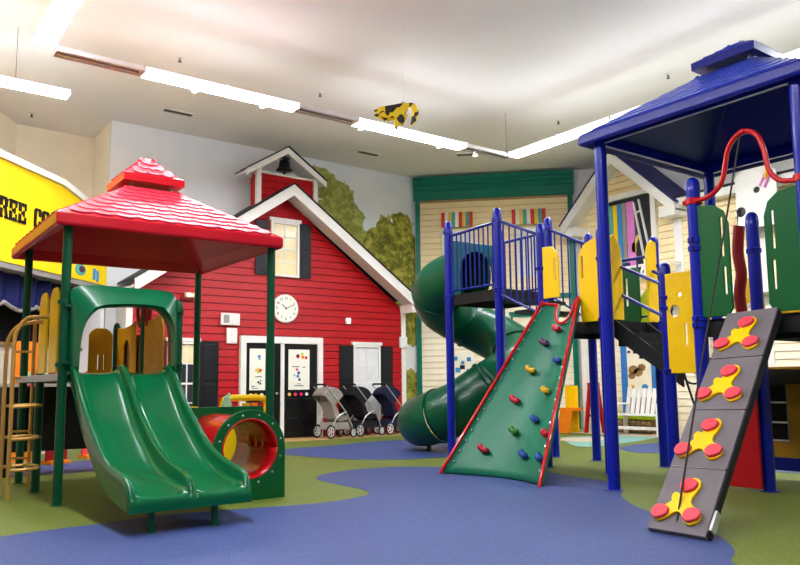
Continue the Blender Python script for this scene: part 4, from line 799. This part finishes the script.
np_ = [S(u, .985 if abs(u-.62) > .26 else .86+.125*(1-.95*max(0, 1-((u-.62)/.26)**2)**.5))+Vector((-.02,0,.02)) for u in [i/40 for i in range(41)]]
obj('edge_tube', MB().tube(np_, .02, 8), 'tube_red', cw)
hold_shape = None
for (u, v, m) in ((.56,.84,'hold_crimson'),(.4,.76,'hold_purple'),(.8,.64,'hold_blue'),(.36,.6,'hold_yellow'),(.72,.48,'hold_yellow'),(.32,.43,'hold_crimson'),(.68,.33,'hold_blue'),(.46,.26,'hold_green'),(.92,.24,'hold_crimson'),(.24,.14,'hold_crimson'),(.68,.13,'hold_blue'),(.92,.12,'hold_blue')):
    q = S(u, v)+Vector((-.03,0,.02)); tx = (S(min(1,u+.05),v)-S(max(0,u-.05),v)).normalized(); nrm = tx.cross(Vector((.55,0,.83))).normalized()
    if nrm.x > 0: nrm = -nrm
    up = nrm.cross(tx).normalized()
    if up.z < 0: up = -up
    tilt = math.radians(-20); ax = tx*math.cos(tilt)+up*math.sin(tilt)
    pts = [q+ax*s*.085+up*(.022*math.cos(s*2.2)*-1)+nrm*.012 for s in (-1,-.75,-.4,0,.4,.75,1)]
    obj('hand_hold', MB().tube(pts, [.012,.036,.038,.028,.038,.036,.012], 10), m, cw)
# spiral tube slide
hp = panel('slide_entry_panel', rr(.06,1.04,2.44,3.3,.05), [arch(.2,.9,2.46,3.18)], .03, 'hood_teal', BP, frame_y(7.46,8.84))
path = [(8.0,8.88,2.82),(7.97,9.15,2.82)]
cxh, cyh, Rh = 8.62, 9.5, .68
for th, z in ((172,2.74),(150,2.62),(120,2.45),(90,2.3),(60,2.14),(30,1.95),(0,1.76),(-30,1.58),(-60,1.4),(-90,1.22),(-115,1.05),(-140,.86)):
    path.append((cxh+Rh*math.cos(math.radians(th)), cyh+Rh*math.sin(math.radians(th)), z))
path += [(7.92,9.2,.72),(7.76,9.42,.6),(7.74,9.75,.52),(7.84,10.05,.48),(7.98,10.25,.46)]
P = crv(path, 6); n = len(P); segs = [0,14,30,46,60,74,n-1]; segs = [round(n*k/6) for k in range(6)]+[n-1]; ts = None
for k in range(6):
    part = P[segs[k]:segs[k+1]+1]
    o = obj('tube_slide' if ts is None else 'tube_segment', MB().tube(part, .42, 28, False), 'tube_green', BP if ts is None else ts, fix=False)
    o.modifiers.new('thick','SOLIDIFY').thickness = .02
    if ts is None: ts = o
    if k:
        d = (part[1]-part[0]).normalized(); obj('coupling_ring', MB().tube([part[0]-d*.03,part[0]-d*.028,part[0]+d*.028,part[0]+d*.03], [.42,.445,.445,.42], 28, False), 'tube_green', ts)
d = (P[-1]-P[-2]).normalized(); obj('coupling_ring', MB().tube([P[-1]-d*.03,P[-1]+d*.02], .44, 28, False), 'tube_green', ts)
obj('support_leg', MB().tube([(7.76,9.8,0),(7.76,9.8,.15)], .04, 10), 'post_green', ts)
# green and yellow tower panels, red arch, rope
gp = [(0,1.67),(.27,1.67),(.31,1.74),(.31,2.5),(.27,2.62),(.18,2.69),(.04,2.71),(0,2.71)]
panel('guard_panel', gp, [slot(.25,2.2,2.58,.018),slot(.26,1.85,2.12,.018)], .025, 'panel_green', BP, frame_x(6.37,3.95))
panel('guard_panel', [(-x, z) for x, z in reversed(gp)], [slot(-.24,2.2,2.55,.018),slot(-.25,1.85,2.12,.018)], .025, 'panel_green', BP, frame_x(6.37,2.99))
panel('guard_panel', rr(0.0,.38,1.18,2.28,.025), [circ(.2,2.04,.035,12,.03),circ(.13,1.86,.07,14,.075),slot(.26,1.46,1.73,.02)], .025, 'panel_yellow', BP, frame_x(7.4,5.04))
panel('guard_panel', [(0,1.67),(.3,1.67),(.3,1.85),(.24,1.98),(.22,2.15),(0,2.15)], [arch(.08,.2,1.7,1.9)], .025, 'panel_yellow', BP, frame_x(7.6,4.3)); panel('guard_panel', [(0,1.67),(.4,1.67),(.34,1.85),(.25,2.0),(.2,2.14),(0,2.14)], [], .025, 'panel_yellow', BP, frame_x(7.6,3.85))
obj('roller_post', MB().tube(crv([(6.85,3.82,1.65),(6.85,3.84,1.9),(6.85,3.81,2.1),(6.85,3.83,2.3),(6.85,3.81,2.5),(6.85,3.8,2.56)],4), .052, 12), 'dark_red', BP)
arch_p = [(6.35,4.06,2.77),(6.35,3.9,2.765),(6.35,3.77,2.79),(6.35,3.665,2.88),(6.35,3.62,3.03),(6.35,3.585,3.17),(6.35,3.51,3.265),(6.35,3.41,3.295),(6.35,3.31,3.23),(6.35,3.255,3.08),(6.35,3.235,2.94),(6.35,3.2,2.845),(6.35,3.12,2.775),(6.35,2.96,2.75)]
ar = obj('arch_rail', MB().tube(crv(arch_p,4), .023, 12), 'tube_red', BP)
for q in (B, E_): obj('clamp', MB().lathe([(PR*1.05,-.03),(PR*1.25,-.028),(PR*1.25,.028),(PR*1.05,.03)], (*q,2.77), 16), 'tube_red', ar)
obj('clamp', MB().tube([(6.35,3.46,3.29),(6.35,3.42,3.297)], .03, 10), 'tube_red', ar)
obj('climbing_rope', MB().tube([(6.33,3.45,3.27),(6.0,3.43,2.5),(5.45,3.4,1.25),(4.82,3.28,.06)], .008, 8), 'rope', BP)
# climbing ramp
ra, rb = Vector((4.77,3.49,.03)), Vector((6.36,3.69,1.69)); rc, rd = Vector((4.77,3.03,.03)), Vector((6.36,3.23,1.71))
def RS_(u, v): return ra.lerp(rb, v).lerp(rc.lerp(rd, v), u)
nrm = (rb-ra).cross(rc-ra).normalized(); nrm = nrm if nrm.z > 0 else -nrm
ramp = None
for k in range(4):
    v0, v1 = k*.25+.002, k*.25+.246; c4 = [RS_(0,v0),RS_(1,v0),RS_(1,v1),RS_(0,v1)]
    mb = MB().add([q for q in c4]+[q-nrm*.04 for q in c4], [(0,1,2,3),(7,6,5,4),(0,4,5,1),(1,5,6,2),(2,6,7,3),(3,7,4,0)])
    o = obj('climbing_ramp' if ramp is None else 'ramp_section', mb, 'ramp_grey', BP if ramp is None else ramp, smooth=False, bevel=.004)
    if ramp is None: ramp = o
for k in (1,2,3): obj('seam_strip', MB().bar(RS_(.02,k*.25-.001)+nrm*.0005,RS_(.98,k*.25-.001)+nrm*.0005,.008,.004,nrm), 'steel', ramp, smooth=False)
for u in (0,1): obj('side_beam', MB().bar(RS_(u,.01)-nrm*.045,RS_(u,.99)-nrm*.045,.02,.06,nrm), 'deck_black', ramp, smooth=False)
obj('foot_bracket', MB().bar(RS_(1.03,.03)-nrm*.04,RS_(1.03,.1)-nrm*.04,.02,.06,nrm), 'bolt', ramp, smooth=False)
ex = (rc-ra).normalized(); ey = (rb-ra).normalized(); ey = (ey-ex*ey.dot(ex)).normalized(); ez = ex.cross(ey)
if ez.dot(nrm) < 0: ez = -ez
Lr = (rb-ra).length; Wr = (rc-ra).length
blob = []
for (a, b, r_) in (): pass
ybl = [(-.155,-.135),(-.12,-.165),(-.07,-.14),(-.03,-.1),(.0,-.09),(.03,-.1),(.07,-.145),(.12,-.165),(.165,-.135),(.165,-.09),(.12,-.06),(.07,-.03),(.055,.01),(.07,.06),(.075,.115),(.045,.15),(.0,.15),(-.03,.12),(-.03,.07),(-.035,.03),(-.075,.04),(-.09,.01),(-.075,-.02),(-.1,-.05),(-.155,-.09)]
rbl = [(-.055,-.01),(-.045,-.035),(-.01,-.05),(.02,-.04),(.05,-.02),(.058,.01),(.045,.03),(.01,.042),(-.03,.035),(-.05,.015)]
for k in range(4):
    c = RS_(.48, k*.25+.118)+nrm*.012
    mt = Matrix.Translation(c) @ Matrix((ex, ey, ez)).transposed().to_4x4() @ Matrix.Rotation(-PI/2, 4, 'X')
    yb = [tuple(q) for q in crv([(x*1.08, z*1.22) for x, z in ybl+[ybl[0]]], 3)][:-1]
    panel('hold_plate', yb, [], .024, 'panel_yellow', ramp, mt, .004)
    for (x, z) in ((-.128,-.135),(.125,-.13),(.005,.115)):
        mt2 = Matrix.Translation(c+ex*x+ey*z+nrm*.024) @ Matrix((ex, ey, ez)).transposed().to_4x4() @ Matrix.Rotation(-PI/2, 4, 'X')
        rb_ = [tuple(q) for q in crv([(a*1.0, b*1.1) for a, b in rbl+[rbl[0]]], 3)][:-1]
        panel('hand_hold', rb_, [], .03, 'hold_red', ramp, mt2, .01)
# lower panels behind the ramp
obj('lower_red_panel', MB().box(7.28,7.32,3.98,4.4,.03,1.5), 'panel_red', BP, smooth=False, bevel=.006)
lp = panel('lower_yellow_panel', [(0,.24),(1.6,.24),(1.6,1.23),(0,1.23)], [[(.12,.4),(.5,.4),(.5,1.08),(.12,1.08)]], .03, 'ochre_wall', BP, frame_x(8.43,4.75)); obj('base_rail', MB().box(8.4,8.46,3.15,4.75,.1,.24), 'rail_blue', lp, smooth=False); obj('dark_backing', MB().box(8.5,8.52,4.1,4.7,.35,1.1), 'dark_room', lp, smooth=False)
for z in (.42,.62,.84,1.06): obj('window_bar', MB().bar((8.46,4.63,z),(8.46,4.25,z),.02,.02), 'white_paint', lp, smooth=False)
obj('window_bar', MB().box(8.45,8.47,4.24,4.28,.4,1.08), 'sky_blue', lp, smooth=False)
obj('support_bar', MB().tube([(7.4,4.84,1.17),(7.4,4.62,.45)], .014, 6), 'deck_black', BP)
obj('curly_bar', MB().tube(crv([(7.4,4.86,1.16),(7.4,4.8,1.08),(7.4,4.7,1.06),(7.4,4.62,1.12),(7.4,4.58,1.17)],4), .012, 6), 'deck_black', BP)
obj('curly_bar', MB().tube(crv([(7.4,4.72,.78),(7.4,4.66,.82),(7.4,4.6,.84),(7.4,4.54,.92)],4), .012, 6), 'deck_black', BP)

# ================================================================== HANGING BUTTERFLY
bf = thing('butterfly_decoration', 'yellow and black swallowtail butterfly hanging from the ceiling', 'butterfly', (6.21,8.4,4.98), math.radians(-36)); bf.scale = (1.12,1.12,1.12)
ow = [(.1,.03),(.12,.09),(.05,.1),(-.08,.07),(-.22,.04),(-.3,.0),(-.33,-.02),(-.25,-.07),(-.18,-.1),(-.05,-.09),(.03,-.07)]
lw = [(.1,-.05),(.02,-.07),(-.05,-.1),(-.07,-.16),(-.06,-.24),(-.045,-.25),(-.03,-.19),(.0,-.16),(.04,-.17),(.06,-.12)]
sm_ = lambda L: [tuple(q) for q in crv(L+[L[0]], 4)][:-1]
for s, y in ((1,-.03),(-1,.05)):
    mt = frame_y(0,y) @ Matrix.Rotation(s*.12, 4, 'Z')
    panel('upper_wing', sm_(ow), [], .012, 'panel_yellow', bf, mt, .003).data.materials[0] = MATS['wing']
    panel('lower_wing', sm_(lw), [], .012, 'panel_yellow', bf, mt, .003).data.materials[0] = MATS['wing']
b = obj('body', MB().tube(crv([(.1,.01,.1),(.17,.01,.07),(.2,.01,-.02),(.18,.01,-.11),(.15,.01,-.18),(.15,.01,-.22)],4), [.01+.035*math.sin(PI*min(1,(i+1)/18)) for i in range(21)], 10), 'ink', bf); b.data.materials[0] = MATS['wing']
for s in (-1,1): obj('antenna', MB().tube([(.1,.01+s*.01,.1),(.02,.01+s*.03,.12)], .004, 5), 'ink', bf)
obj('string', MB().tube([(.05,.01,.08),(.05,.01,(ZC-4.98)/1.12)], .0016, 4), 'lamp_off', bf)
